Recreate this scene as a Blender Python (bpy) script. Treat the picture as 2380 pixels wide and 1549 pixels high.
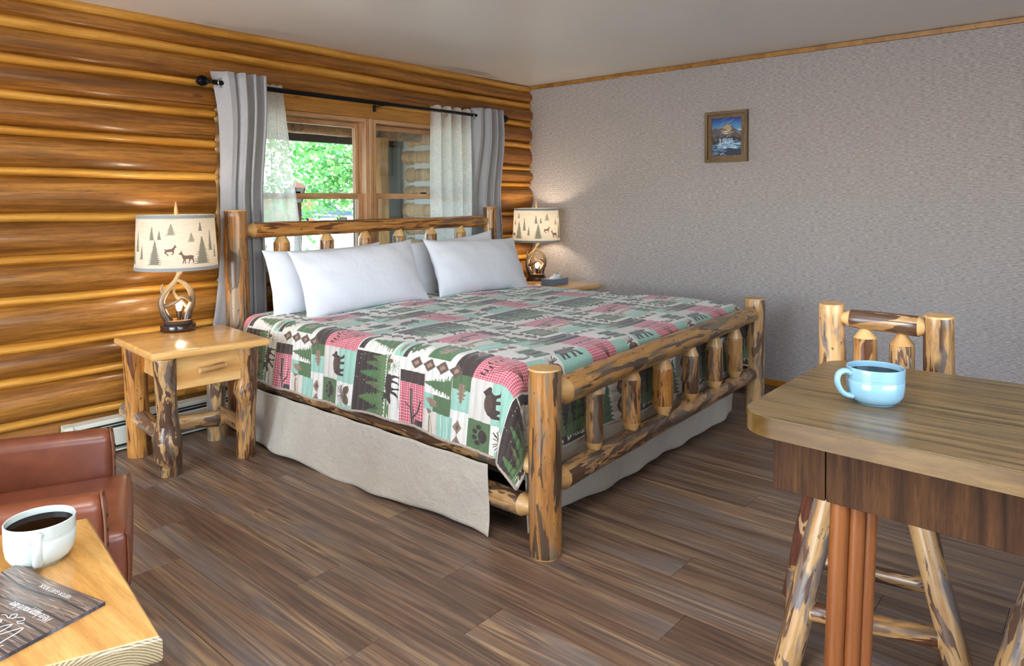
import bpy, bmesh, math, random
import numpy as np
from mathutils import Vector, Matrix
PI = math.pi
for o in list(bpy.data.objects): bpy.data.objects.remove(o)
SC = bpy.context.scene
COL = SC.collection
rnd = random.Random(7)

# ------------------------------------------------------------------ camera
yaw, pitch, roll = 0.711993, 0.0308482, -0.0051220
F = Vector((math.cos(yaw)*math.cos(pitch), math.sin(yaw)*math.cos(pitch), -math.sin(pitch)))
_r = Vector((math.sin(yaw), -math.cos(yaw), 0)); _u = _r.cross(F)
RT = _r*math.cos(roll)+_u*math.sin(roll); UP = -_r*math.sin(roll)+_u*math.cos(roll)
CAMP = Vector((-5.157, -4.223, 1.371))
cd = bpy.data.cameras.new('camera'); cam = bpy.data.objects.new('camera', cd); COL.objects.link(cam)
M = Matrix((RT, UP, -F)).transposed().to_4x4(); M.translation = CAMP
cam.matrix_world = M
cd.sensor_width = 36; cd.lens = 1642.4*36/2380; cd.shift_y = (516.95-774.5)/2380; cd.clip_start = .05; cd.clip_end = 300
SC.camera = cam

# ------------------------------------------------------------------ world, sun, lights, exposure
SC.view_settings.view_transform = 'Standard'; SC.view_settings.look = 'None'
SC.view_settings.gamma = 1; SC.view_settings.use_curve_mapping = False
SC.view_settings.exposure = 0.26
cy = SC.cycles; cy.max_bounces = 5; cy.diffuse_bounces = 3; cy.glossy_bounces = 3; cy.transmission_bounces = 4; cy.transparent_max_bounces = 8
cy.caustics_reflective = False; cy.caustics_refractive = False; cy.use_adaptive_sampling = True; cy.adaptive_threshold = .06; cy.sample_clamp_indirect = 8
w = bpy.data.worlds.new('world'); SC.world = w; w.use_nodes = True
wn = w.node_tree; bg = wn.nodes['Background']
sky = wn.nodes.new('ShaderNodeTexSky'); sky.sky_type = 'NISHITA'; sky.sun_disc = False
sky.sun_elevation = math.radians(58); sky.sun_rotation = math.radians(200)
wn.links.new(sky.outputs[0], bg.inputs[0]); bg.inputs[1].default_value = 1.25
def light(name, kind, loc, power, color, size=None, sizey=None, dirv=None, spread=None):
    l = bpy.data.lights.new(name, kind); l.energy = power; l.color = color
    o = bpy.data.objects.new(name, l); COL.objects.link(o); o.location = loc
    if kind == 'AREA':
        l.shape = 'RECTANGLE'; l.size = size; l.size_y = sizey
        if spread: l.spread = spread
    if dirv: o.rotation_euler = Vector(dirv).to_track_quat('-Z', 'Y').to_euler()
    return o
s = light('sun', 'SUN', (-10, -10, 20), 19.0, (1, .95, .86), dirv=(.30, .12, -1.0)); s.data.angle = .01
# daylight entering through the glass doors of the left wall and the window of the near wall
light('left_door_daylight', 'AREA', (-7.12, -2.3, 1.15), 130, (.82, .91, 1.0), 2.6, 2.0, (1, 0, 0))
light('near_window_daylight', 'AREA', (-4.6, -6.12, 1.5), 20, (.84, .92, 1.0), 3.2, 1.3, (0, 1, .25))
# added fill without a fixture, above the frame, brightens ceiling and walls
cl = light('added_fill_light', 'POINT', (-4.7, -3.6, 2.10), 24, (1, .95, .90)); cl.data.shadow_soft_size = .16
light('added_fill_uplight', 'AREA', (-4.6, -3.5, 2.12), 24, (.94, .97, 1), .5, .5, (0, 0, 1))  # added unseen uplight that brightens the ceiling

# ------------------------------------------------------------------ helpers
def lin(c): c /= 255.; return c/12.92 if c <= .04045 else ((c+.055)/1.055)**2.4
def rgb(r, g, b): return (lin(r), lin(g), lin(b), 1)
def mesh(name, V, Fc, mats=None, parent=None, smooth=True, mi=None, loc=None, uv=None):
    me = bpy.data.meshes.new(name); me.from_pydata([tuple(v) for v in V], [], Fc)
    for m in (mats if isinstance(mats, (list, tuple)) else [mats]) if mats else []: me.materials.append(m)
    if mi is not None: me.polygons.foreach_set('material_index', mi)
    me.polygons.foreach_set('use_smooth', [bool(smooth)]*len(me.polygons))
    if uv is not None:
        l = me.uv_layers.new(name='UVMap'); vi = np.zeros(len(me.loops), 'i'); me.loops.foreach_get('vertex_index', vi)
        l.data.foreach_set('uv', np.asarray(uv, 'f')[vi].ravel())
    me.update()
    o = bpy.data.objects.new(name, me); COL.objects.link(o)
    if parent: o.parent = parent
    if loc: o.location = loc
    return o
def thing(name, label, cat, loc=(0, 0, 0), rotz=0, group=None):
    o = bpy.data.objects.new(name, None); COL.objects.link(o); o.empty_display_size = .1
    o.location = loc; o.rotation_euler = (0, 0, rotz); return tag(o, label, cat, group)
def tag(o, label, cat, group=None):
    o['label'] = label; o['category'] = cat
    if group: o['group'] = group
    return o
def struct(o): o['kind'] = 'structure'; return o
def autosmooth(o, ang=35):
    me = o.data; me.polygons.foreach_set('use_smooth', [True]*len(me.polygons))
    me.set_sharp_from_angle(angle=math.radians(ang))
def bmobj(name, bm, mats, parent=None, loc=None, ang=35):
    me = bpy.data.meshes.new(name); bm.normal_update(); bm.to_mesh(me); bm.free()
    for m in (mats if isinstance(mats, (list, tuple)) else [mats]): me.materials.append(m)
    o = bpy.data.objects.new(name, me); COL.objects.link(o)
    if parent: o.parent = parent
    if loc: o.location = loc
    autosmooth(o, ang); return o
def box(name, lo, hi, mat, parent=None, bev=.002, seg=1, rot=None, loc=None):
    """box with its origin at its centre so that object coordinates follow it"""
    lo = Vector(lo); hi = Vector(hi); c = (lo+hi)/2; d = hi-lo
    bm = bmesh.new(); bmesh.ops.create_cube(bm, size=1)
    for v in bm.verts: v.co = Vector((v.co.x*d.x, v.co.y*d.y, v.co.z*d.z))
    if bev > 0: bmesh.ops.bevel(bm, geom=bm.edges[:], offset=min(bev, min(d)*.45), segments=seg, affect='EDGES', profile=.5)
    o = bmobj(name, bm, mat, parent); o.location = c
    if rot: o.rotation_euler = rot
    return o
def orient(o, p0, p1):
    d = Vector(p1)-Vector(p0); o.location = p0; o.rotation_mode = 'QUATERNION'; o.rotation_quaternion = d.to_track_quat('Z', 'Y'); return d.length
def prof_tube(zs, rs, nseg=20, wob=.0, seed=0, mids=None, capm=None, bend=0, knots=()):
    R = random.Random(seed); V = []; Fc = []; mi = []
    ph = [R.uniform(0, 6.28) for _ in range(8)]
    L = zs[-1]-zs[0] or 1
    for i, (z, r) in enumerate(zip(zs, rs)):
        bx_ = bend*math.sin(PI*(z-zs[0])/L)*math.cos(ph[6]); by_ = bend*math.sin(PI*(z-zs[0])/L)*math.sin(ph[6])
        for k in range(nseg):
            a = 2*PI*k/nseg
            rr = r*(1+wob*(.5*math.sin(2*a+ph[0]+3*z)+.3*math.sin(3*a+ph[1]-7*z)+.35*math.sin(ph[2]+11*z)+.22*math.sin(5*a+ph[3]+23*z)+.2*math.sin(ph[5]+31*z+a)))
            for (kz, ka, kr, kh) in knots:
                da = (a-ka+PI) % (2*PI)-PI
                q = ((z-kz)/kr)**2+(da*r/kr)**2
                rr += kh*math.exp(-q*1.3)
            V.append((rr*math.cos(a)+bx_, rr*math.sin(a)+by_, z))
    n = len(zs)
    for i in range(n-1):
        for k in range(nseg):
            Fc.append((i*nseg+k, i*nseg+(k+1) % nseg, (i+1)*nseg+(k+1) % nseg, (i+1)*nseg+k)); mi.append(mids[i] if mids else 0)
    Fc.append(tuple(reversed(range(nseg)))); mi.append(capm if capm is not None else 0)
    Fc.append(tuple(range((n-1)*nseg, n*nseg))); mi.append(capm if capm is not None else 0)
    return V, Fc, mi
def log(name, p0, p1, r0, r1, mats, parent=None, e0='flat', e1='flat', wob=.05, seed=0, bend=.0, nseg=20, knots=(), ten=.55):
    """a round log along its local z; ends: flat, point (shaved to a tenon)"""
    L = (Vector(p1)-Vector(p0)).length
    n = max(6, int(L/.035)); zs = []; rs = []; mids = []
    c0 = .9*r0 if e0 == 'point' else .006; c1 = .9*r1 if e1 == 'point' else .006
    t0 = .3*r0; t1 = .3*r1
    def add(z, r, m): zs.append(z); rs.append(r); mids.append(m)
    if e0 == 'point': add(0, r0*ten, 1); add(t0, r0*ten, 1); z0 = t0+c0
    else: add(0, r0*.95, 1); z0 = c0
    z1 = L-c1-(t1 if e1 == 'point' else 0)
    for i in range(n+1):
        f = i/n; add(z0+(z1-z0)*f, r0+(r1-r0)*f, 0)
    mids[-1] = 1
    if e1 == 'point': add(L-t1, r1*ten, 1); add(L, r1*ten, 1)
    else: add(L, r1*.95, 1)
    V, Fc, mi = prof_tube(zs, rs, nseg, wob, seed, mids, 1, bend, knots)
    me = bpy.data.meshes.new(name); me.from_pydata(V, [], Fc)
    for m in mats: me.materials.append(m)
    me.polygons.foreach_set('material_index', mi)
    o = bpy.data.objects.new(name, me); COL.objects.link(o); autosmooth(o, 28)
    if parent: o.parent = parent
    orient(o, p0, p1); return o
def lathe(name, prof, mat, parent=None, nseg=48, loc=None, closed=False):
    V = []; Fc = []
    for r, z in prof:
        for k in range(nseg): a = 2*PI*k/nseg; V.append((r*math.cos(a), r*math.sin(a), z))
    m = len(prof)
    for i in range(m-1 if not closed else m):
        for k in range(nseg):
            j = (i+1) % m
            Fc.append((i*nseg+k, i*nseg+(k+1) % nseg, j*nseg+(k+1) % nseg, j*nseg+k))
    if not closed:
        Fc.append(tuple(reversed(range(nseg)))); Fc.append(tuple(range((m-1)*nseg, m*nseg)))
    o = mesh(name, V, Fc, mat, parent, True, loc=loc); autosmooth(o, 40); return o
def sweep(pts, rads, nseg=10, sub=6):
    """smooth tube through points (Catmull-Rom)"""
    P = [Vector(p) for p in pts]; n = len(P); Q = []; RR = []
    for i in range(n-1):
        a = P[max(i-1, 0)]; b = P[i]; c = P[i+1]; d = P[min(i+2, n-1)]
        for k in range(sub):
            t = k/sub; Q.append(.5*((2*b)+(c-a)*t+(2*a-5*b+4*c-d)*t*t+(3*b-a-3*c+d)*t**3)); RR.append(rads[i]+(rads[i+1]-rads[i])*t)
    Q.append(P[-1]); RR.append(rads[-1]); V = []; Fc = []
    up = Vector((0, 0, 1)); prev = None
    for i, q in enumerate(Q):
        t = (Q[min(i+1, len(Q)-1)]-Q[max(i-1, 0)]).normalized()
        if prev is None: x = t.orthogonal().normalized()
        else: x = (prev-t*prev.dot(t)).normalized()
        prev = x; y = t.cross(x)
        for k in range(nseg):
            a = 2*PI*k/nseg; V.append(q+(x*math.cos(a)+y*math.sin(a))*RR[i])
    m = len(Q)
    for i in range(m-1):
        for k in range(nseg): Fc.append((i*nseg+k, i*nseg+(k+1) % nseg, (i+1)*nseg+(k+1) % nseg, (i+1)*nseg+k))
    Fc.append(tuple(reversed(range(nseg)))); Fc.append(tuple(range((m-1)*nseg, m*nseg)))
    return V, Fc
def join(parts):
    V = []; Fc = []
    for v, f in parts:
        n = len(V); V += list(v); Fc += [tuple(i+n for i in q) for q in f]
    return V, Fc
def copy_tree(o, parent=None):
    c = o.copy(); COL.objects.link(c)
    if parent: c.parent = parent
    for ch in list(o.children): copy_tree(ch, c)
    return c

# ------------------------------------------------------------------ materials
class NT:
    def __init__(s, name):
        s.m = bpy.data.materials.new(name); s.m.use_nodes = True; s.t = s.m.node_tree
        s.p = s.t.nodes['Principled BSDF']; s.out = s.t.nodes['Material Output']
    def n(s, typ, **kw):
        nd = s.t.nodes.new('ShaderNode'+typ)
        for k, v in kw.items():
            if k.startswith('i_'):
                key = k[2:]; key = int(key) if key.isdigit() else key.replace('_', ' ')
                nd.inputs[key].default_value = v
            else: setattr(nd, k, v)
        return nd
    def l(s, a, b): s.t.links.new(a, b)
    def set(s, **kw):
        for k, v in kw.items(): s.p.inputs[k.replace('_', ' ')].default_value = v
        return s
    def ramp(s, fac, stops, interp='LINEAR'):
        r = s.n('ValToRGB'); r.color_ramp.interpolation = interp; e = r.color_ramp.elements
        while len(e) > 1: e.remove(e[0])
        e[0].position = stops[0][0]; e[0].color = stops[0][1]
        for p, c in stops[1:]: q = e.new(p); q.color = c
        s.l(fac, r.inputs[0]); return r.outputs[0]
    def noise(s, vec, scale, detail=4, rough=.55, dist=0, w=None):
        nd = s.n('TexNoise', noise_dimensions='3D'); nd.inputs['Scale'].default_value = scale; nd.inputs['Detail'].default_value = min(detail, 3)
        nd.inputs['Roughness'].default_value = rough; nd.inputs['Distortion'].default_value = dist
        if w is not None:
            va = s.n('VectorMath', operation='ADD'); s.l(vec, va.inputs[0]); s.l(w, va.inputs[1]); vec = va.outputs[0]
        s.l(vec, nd.inputs['Vector'])
        return nd.outputs['Fac']
    def math(s, op, a, b=None, c=None):
        nd = s.n('Math', operation=op)
        for i, x in enumerate((a, b, c)):
            if x is None: continue
            if isinstance(x, (int, float)): nd.inputs[i].default_value = x
            else: s.l(x, nd.inputs[i])
        return nd.outputs[0]
    def mix(s, fac, a, b, blend='MIX'):
        nd = s.n('Mix', data_type='RGBA', blend_type=blend)
        for key, x in ((0, fac), (6, a), (7, b)):
            if isinstance(x, (int, float)): nd.inputs[key].default_value = x
            elif isinstance(x, tuple): nd.inputs[key].default_value = x
            else: s.l(x, nd.inputs[key])
        return nd.outputs[2]
    def coords(s, scale=(1, 1, 1), kind='Object', rand=True):
        tc = s.n('TexCoord'); mp = s.n('Mapping'); mp.inputs['Scale'].default_value = scale
        s.l(tc.outputs[kind], mp.inputs['Vector']); s.vec = mp.outputs[0]
        oi = s.n('ObjectInfo'); s.rand = oi.outputs['Random']; s.w = s.math('MULTIPLY', s.rand, 37.0) if rand else None
        return mp.outputs[0]
    def bump(s, h, strength=.3, dist=.002, prev=None):
        b = s.n('Bump'); b.inputs['Strength'].default_value = strength; b.inputs['Distance'].default_value = dist
        s.l(h, b.inputs['Height'])
        if prev is not None: s.l(prev, b.inputs['Normal'])
        s.l(b.outputs[0], s.p.inputs['Normal']); return b.outputs[0]
def plain(name, c, rough=.5, metal=0, coat=0, spec=.5):
    n = NT(name); n.set(Base_Color=c, Roughness=rough, Metallic=metal, Coat_Weight=coat); n.p.inputs['Specular IOR Level'].default_value = spec; return n.m
def wood(name, cols, scale=(1, 8, 8), rough=.35, coat=0., grain=.5, knots=True, bumpd=.0015, rnd_v=.25, knotc=None, fine=26):
    """cols dark, mid, light; the grain runs along the axis with the small scale"""
    n = NT(name); v = n.coords(scale)
    a = n.noise(v, 1.3, 5, .6, .6, n.w)
    col = n.ramp(a, [(.3, cols[0]), (.5, cols[1]), (.72, cols[2])])
    mp2 = n.n('Mapping'); mp2.inputs['Scale'].default_value = (1, 1, 1); n.l(v, mp2.inputs[0])
    f = n.noise(v, fine/4., 6, .7, .3, n.w)
    dark = tuple([c*.45 for c in cols[0][:3]]+[1])
    fr = n.ramp(f, [(.35, (1, 1, 1, 1)), (.58, (.0, .0, .0, 1))])
    col = n.mix(n.math('MULTIPLY', fr, grain*.42), col, dark)
    f2 = n.noise(v, fine*.9, 5, .75, .2, n.w); col = n.mix(n.math('MULTIPLY', n.ramp(f2, [(.38, (1, 1, 1, 1)), (.5, (0, 0, 0, 1))]), grain*.30), col, dark)
    mpc = n.n('Mapping'); mpc.inputs['Scale'].default_value = tuple(.35*x if x < 2 else 2.2*x for x in scale); tcc = n.n('TexCoord'); n.l(tcc.outputs['Object'], mpc.inputs[0])
    ck = n.noise(mpc.outputs[0], 1.4, 3, .5, .15, n.w)
    if grain > .6: col = n.mix(n.ramp(ck, [(.285, (.75, .75, .75, 1)), (.305, (0, 0, 0, 1))]), col, tuple([c*.3 for c in dark[:3]]+[1]))
    if knots:
        tc = n.n('TexCoord'); mpk = n.n('Mapping'); mpk.inputs['Scale'].default_value = tuple(max(2.6, min(x, 6.5)) for x in scale)
        n.l(tc.outputs['Object'], mpk.inputs[0]); vo = n.n('TexVoronoi', voronoi_dimensions='4D'); vo.inputs['Scale'].default_value = 1.0
        n.l(mpk.outputs[0], vo.inputs['Vector']); n.l(n.w, vo.inputs['W'])
        k = n.ramp(vo.outputs['Distance'], [(.0, (1, 1, 1, 1)), (.06, (.35, .35, .35, 1)), (.085, (.95, .95, .95, 1)), (.12, (0, 0, 0, 1))])
        col = n.mix(n.math('MULTIPLY', k, .75), col, knotc or dark)
    hv = n.n('HueSaturation'); n.l(col, hv.inputs['Color'])
    n.l(n.math('ADD', n.math('MULTIPLY', n.rand, rnd_v), 1-rnd_v/2), hv.inputs['Value'])
    n.l(hv.outputs[0], n.p.inputs['Base Color'])
    n.set(Roughness=rough, Coat_Weight=coat, Coat_Roughness=.15); n.bump(f, .35, bumpd); return n.m
def peeled(name, base, base2, patch, blue, pa=.52, ba=.60, rough=.32, zs=2.2, coat=.25):
    """peeled lodgepole log with leftover inner bark; local z runs along the log"""
    n = NT(name); v = n.coords((11, 11, zs))
    g = n.noise(v, 3.0, 6, .65, .4, n.w)
    col = n.ramp(g, [(.32, base2), (.62, base)])
    tc = n.n('TexCoord')
    def nz(sc, w0, det, dist):
        mp = n.n('Mapping'); mp.inputs['Scale'].default_value = sc; mp.inputs['Location'].default_value = (w0, w0*2, w0*3)
        n.l(tc.outputs['Object'], mp.inputs[0]); return n.noise(mp.outputs[0], 1, det, .58, dist, n.w)
    b1 = nz((16, 16, zs*1.5), 3.1, 3, .5)
    col = n.mix(n.ramp(b1, [(ba, (0, 0, 0, 1)), (ba+.05, (.85, .85, .85, 1))]), col, blue)
    b2 = nz((20, 20, zs*1.6), 9.7, 4, .9)
    pm = n.ramp(b2, [(pa, (0, 0, 0, 1)), (pa+.025, (1, 1, 1, 1))])
    pv = n.mix(nz((40, 40, 14), 1.7, 3, 0), tuple([c*.5 for c in patch[:3]]+[1]), tuple([min(1, c*1.5) for c in patch[:3]]+[1]))
    col = n.mix(pm, col, pv)
    ck = nz((30, 30, .9), 5.5, 3, .2)
    col = n.mix(n.ramp(ck, [(.335, (.9, .9, .9, 1)), (.352, (0, 0, 0, 1))]), col, (.02, .012, .008, 1))
    fg = nz((95, 95, 3.5), 2.5, 4, .3); col = n.mix(n.ramp(fg, [(.36, (.45, .45, .45, 1)), (.5, (0, 0, 0, 1))]), col, tuple([c*.5 for c in base2[:3]]+[1]))
    gg = nz((70, 70, 22), 8.5, 3, .5); col = n.mix(n.ramp(gg, [(.645, (0, 0, 0, 1)), (.67, (.85, .85, .85, 1))]), col, tuple([c*.4 for c in patch[:3]]+[1]))
    vo = n.n('TexVoronoi', voronoi_dimensions='4D'); mp = n.n('Mapping'); mp.inputs['Scale'].default_value = (9, 9, 6)
    n.l(tc.outputs['Object'], mp.inputs[0]); n.l(mp.outputs[0], vo.inputs['Vector']); n.l(n.w, vo.inputs['W']); vo.inputs['Scale'].default_value = 1
    col = n.mix(n.ramp(vo.outputs['Distance'], [(.05, (.7, .7, .7, 1)), (.12, (0, 0, 0, 1))]), col, tuple([c*.6 for c in patch[:3]]+[1]))
    n.l(col, n.p.inputs['Base Color']); n.set(Roughness=rough, Coat_Weight=coat, Coat_Roughness=.2)
    h = n.math('ADD', n.math('MULTIPLY', pm, .8), n.math('MULTIPLY', g, .5)); n.bump(h, .5, .004); return n.m
def fabric(name, c, c2, scale=900, rough=.95, wr=.3, big=6):
    n = NT(name); v = n.coords((1, 1, 1))
    a = n.noise(v, big, 4, .6, 0, n.w); f = n.noise(v, scale/6., 2, .6, 0, n.w)
    tc = n.n('TexCoord'); mp = n.n('Mapping'); mp.inputs['Scale'].default_value = (40, 40, 400); n.l(tc.outputs['Object'], mp.inputs[0])
    t1 = n.noise(mp.outputs[0], 1, 2, .6, 0)
    mp2 = n.n('Mapping'); mp2.inputs['Scale'].default_value = (400, 400, 30); n.l(tc.outputs['Object'], mp2.inputs[0])
    t2 = n.noise(mp2.outputs[0], 1, 2, .6, 0)
    k = n.math('MULTIPLY', n.math('ADD', t1, t2), .5)
    col = n.mix(n.math('MULTIPLY', n.math('ADD', k, n.math('MULTIPLY', a, .4)), .8), c, c2)
    n.l(col, n.p.inputs['Base Color']); n.set(Roughness=rough, Sheen_Weight=.25)
    n.bump(n.math('ADD', n.math('MULTIPLY', a, 2.), k), wr, .004); return n.m

# log wall stain
LOGM = wood('stained_log', (rgb(100, 60, 22), rgb(152, 96, 36), rgb(188, 128, 54)), (.5, 7, 11), .34, .25, 1.2, True, .002, .22, rgb(70, 28, 8))
STRIPM = wood('stained_strip', (rgb(176, 116, 40), rgb(208, 146, 58), rgb(224, 168, 80)), (.8, 9, 12), .30, .3, .7, True, .0012, .12, rgb(110, 55, 15))
ENDM = wood('log_end_grain', (rgb(176, 128, 70), rgb(205, 160, 100), rgb(222, 182, 124)), (9, 9, 9), .5, .1, .3, False)
TRIMW = wood('window_wood', (rgb(158, 112, 74), rgb(190, 144, 102), rgb(206, 164, 122)), (7, 7, 1.2), .4, .1, .5, False, .0008, .08)
TRIMWH = wood('window_wood_across', (rgb(158, 112, 74), rgb(190, 144, 102), rgb(206, 164, 122)), (1.2, 7, 7), .4, .1, .5, False, .0008, .08)
HEADM = wood('header_board', (rgb(140, 92, 36), rgb(170, 118, 52), rgb(190, 138, 68)), (.8, 7, 9), .35, .2, .6, True, .001, .1)
PINE = wood('varnished_pine', (rgb(212, 152, 84), rgb(230, 178, 108), rgb(240, 196, 132)), (1.1, 8, 8), .22, .55, .35, True, .0006, .08, rgb(120, 52, 22))
PINEY = wood('varnished_pine_front_table', (rgb(178, 122, 58), rgb(208, 156, 86), rgb(220, 176, 108)), (16, 1.1, 16), .2, .55, .6, True, .0006, .05, rgb(120, 52, 22))
BARK1 = peeled('peeled_log_brown', rgb(196, 148, 92), rgb(164, 112, 60), rgb(92, 54, 34), rgb(92, 84, 78), .535, .57)
BARK2 = peeled('peeled_log_honey', rgb(198, 140, 72), rgb(160, 98, 42), rgb(100, 58, 28), rgb(104, 88, 70), .575, .58, zs=1.6)
BARK3 = peeled('peeled_log_patchy', rgb(208, 168, 116), rgb(186, 138, 84), rgb(104, 78, 64), rgb(108, 106, 110), .53, .53, zs=2.4)
BARK4 = peeled('peeled_log_dark', rgb(190, 150, 100), rgb(150, 106, 62), rgb(86, 60, 46), rgb(84, 80, 80), .50, .52, zs=3.0)
BARK5 = peeled('weathered_post', rgb(188, 132, 70), rgb(146, 94, 46), rgb(84, 66, 50), rgb(134, 116, 94), .56, .52, zs=1.5)
BARK6 = peeled('peeled_rail', rgb(196, 146, 82), rgb(168, 118, 62), rgb(80, 66, 54), rgb(104, 96, 84), .555, .54, zs=2.0)
BARKF = peeled('bark_log', rgb(112, 66, 50), rgb(92, 52, 42), rgb(196, 158, 116), rgb(70, 62, 68), .62, .60, zs=4)
CUT = wood('shaved_pine', (rgb(190, 142, 84), rgb(210, 164, 104), rgb(222, 182, 124)), (8, 8, 3), .4, .2, .35, False, .0008, .06)
CREAM = plain('heater_cream', rgb(206, 204, 188), .4, 0, .2); HDARK = plain('heater_slot', rgb(40, 46, 50), .5, .3)
BLACKM = plain('black_iron', rgb(22, 24, 28), .35, .6)
CHROME = plain('chrome_ring', rgb(190, 180, 165), .2, 1)

LAMA_ = None
# grasscloth wall
n = NT('woven_grasscloth'); v = n.coords((1, 1, 1), rand=False)
tc = n.n('TexCoord')
def mapped(n, tc, sc): 
    mp = n.n('Mapping'); mp.inputs['Scale'].default_value = sc; n.l(tc.outputs['Object'], mp.inputs[0]); return mp.outputs[0]
w1 = n.noise(mapped(n, tc, (1, 34, 300)), 1, 3, .5, 0); w2 = n.noise(mapped(n, tc, (1, 420, 60)), 1, 3, .5, 0)
wv = n.n('TexWave', wave_type='BANDS', bands_direction='Z'); wv.inputs['Scale'].default_value = 35; wv.inputs['Distortion'].default_value = .8; wv.inputs['Detail'].default_value = 2; wv.inputs['Detail Scale'].default_value = 6
n.l(mapped(n, tc, (1, 1, 1)), wv.inputs['Vector'])
big = n.noise(mapped(n, tc, (1, 1.5, 1.5)), 1, 4, .55, 0)
hh = n.math('ADD', n.math('MULTIPLY', w1, 1.0), n.math('ADD', n.math('MULTIPLY', w2, .6), n.math('MULTIPLY', wv.outputs['Fac'], .5)))
kk = n.ramp(n.math('MULTIPLY_ADD', hh, 1.6, -1.1), [(.0, rgb(122, 112, 110)), (.5, rgb(170, 160, 157)), (1.0, rgb(214, 206, 202))])
kk = n.mix(n.math('MULTIPLY', big, .25), kk, rgb(150, 138, 138))
n.l(kk, n.p.inputs['Base Color']); n.set(Roughness=.9); n.bump(hh, .7, .0035); WALLP = n.m
# ceiling
n = NT('ceiling_paint'); v = n.coords((1, 1, 1), rand=False); c1 = n.noise(v, 60, 4, .6, 0)
n.set(Base_Color=rgb(230, 228, 224), Roughness=.33); n.bump(c1, .25, .002); CEIL = n.m
PAINT = plain('plain_wall_paint', rgb(196, 186, 172), .8)
# vinyl planks
n = NT('vinyl_plank'); v = n.coords((11, .42, 1))
a = n.noise(v, 1.0, 4, .6, .5, n.w); b = n.noise(mapped(n, n.n('TexCoord'), (80, 1.8, 1)), 1, 5, .68, .6, n.w)
col = n.ramp(a, [(.30, rgb(104, 76, 62)), (.38, rgb(140, 108, 82)), (.43, rgb(112, 86, 72)), (.485, rgb(160, 124, 92)), (.53, rgb(128, 108, 98)), (.575, rgb(184, 148, 106)), (.62, rgb(122, 92, 76)), (.70, rgb(190, 156, 116))])
col = n.mix(n.math('MULTIPLY', n.ramp(b, [(.40, (1, 1, 1, 1)), (.55, (0, 0, 0, 1))]), .46), col, rgb(64, 44, 34))
gr = n.noise(mapped(n, n.n('TexCoord'), (5, .8, 1)), 1, 3, .5, .3, n.w)
col = n.mix(n.ramp(gr, [(.55, (0, 0, 0, 1)), (.68, (.5, .5, .5, 1))]), col, rgb(128, 124, 126))
vo = n.n('TexVoronoi', voronoi_dimensions='4D', feature='SMOOTH_F1'); vo.inputs['Scale'].default_value = 1
n.l(mapped(n, n.n('TexCoord'), (5.5, 2.0, 1)), vo.inputs['Vector']); n.l(n.w, vo.inputs['W'])
col = n.mix(n.math('MULTIPLY', n.ramp(vo.outputs['Distance'], [(.0, (1, 1, 1, 1)), (.05, (.6, .6, .6, 1)), (.09, (0, 0, 0, 1))]), .7), col, rgb(50, 34, 28))
hv = n.n('HueSaturation'); hv.inputs['Saturation'].default_value = .95; n.l(col, hv.inputs['Color']); n.l(n.math('ADD', n.math('MULTIPLY', n.rand, .2), .74), hv.inputs['Value'])
n.l(hv.outputs[0], n.p.inputs['Base Color']); n.set(Roughness=.38); n.p.inputs['Specular IOR Level'].default_value = .5
n.bump(b, .3, .0012); PLANK = n.m
SUBF = plain('subfloor', rgb(50, 40, 34), .9)

# ------------------------------------------------------------------ room shell
XL, YN, H = -7.25, -6.2, 2.44
bk = struct(box('wall_back', (XL-.1, .03, -.12), (-3.05, .16, H+.1), LOGM, bev=0))
box('backing_board', (-3.05, .03, -.12), (-.72, .16, .86), LOGM, bk, 0).matrix_parent_inverse = Matrix.Translation(bk.location).inverted()
box('backing_board', (-3.05, .03, 2.07), (-.72, .16, H+.1), LOGM, bk, 0).matrix_parent_inverse = Matrix.Translation(bk.location).inverted()
box('backing_board', (-.72, .03, -.12), (.02, .16, H+.1), LOGM, bk, 0).matrix_parent_inverse = Matrix.Translation(bk.location).inverted()
struct(box('wall_right', (0, YN, -.12), (.12, .03, H+.1), WALLP, bev=0))
ceil = struct(box('ceiling', (XL-.1, YN-.1, H), (.12, .16, H+.1), CEIL, bev=0))
wl = struct(box('wall_left', (XL-.12, YN, -.12), (XL, -3.6, H), PAINT, bev=0))
for lo, hi in (((XL-.12, -1.0, -.12), (XL, .03, H)), ((XL-.12, -3.6, 2.15), (XL, -1.0, H))):
    box('wall_panel', lo, hi, PAINT, wl, 0).matrix_parent_inverse = Matrix.Translation(wl.location).inverted()
wnr = struct(box('wall_near', (XL-.12, YN-.12, -.12), (.12, YN, .85), PAINT, bev=0))
for lo, hi in (((XL-.12, YN-.12, 2.15), (.12, YN, H)), ((XL-.12, YN-.12, .85), (-6.2, YN, 2.15)), ((-3.0, YN-.12, .85), (.12, YN, 2.15))):
    box('wall_panel', lo, hi, PAINT, wnr, 0).matrix_parent_inverse = Matrix.Translation(wnr.location).inverted()
fl = struct(box('floor', (XL, YN, -.12), (0, .03, -.006), SUBF, bev=0))
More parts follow.
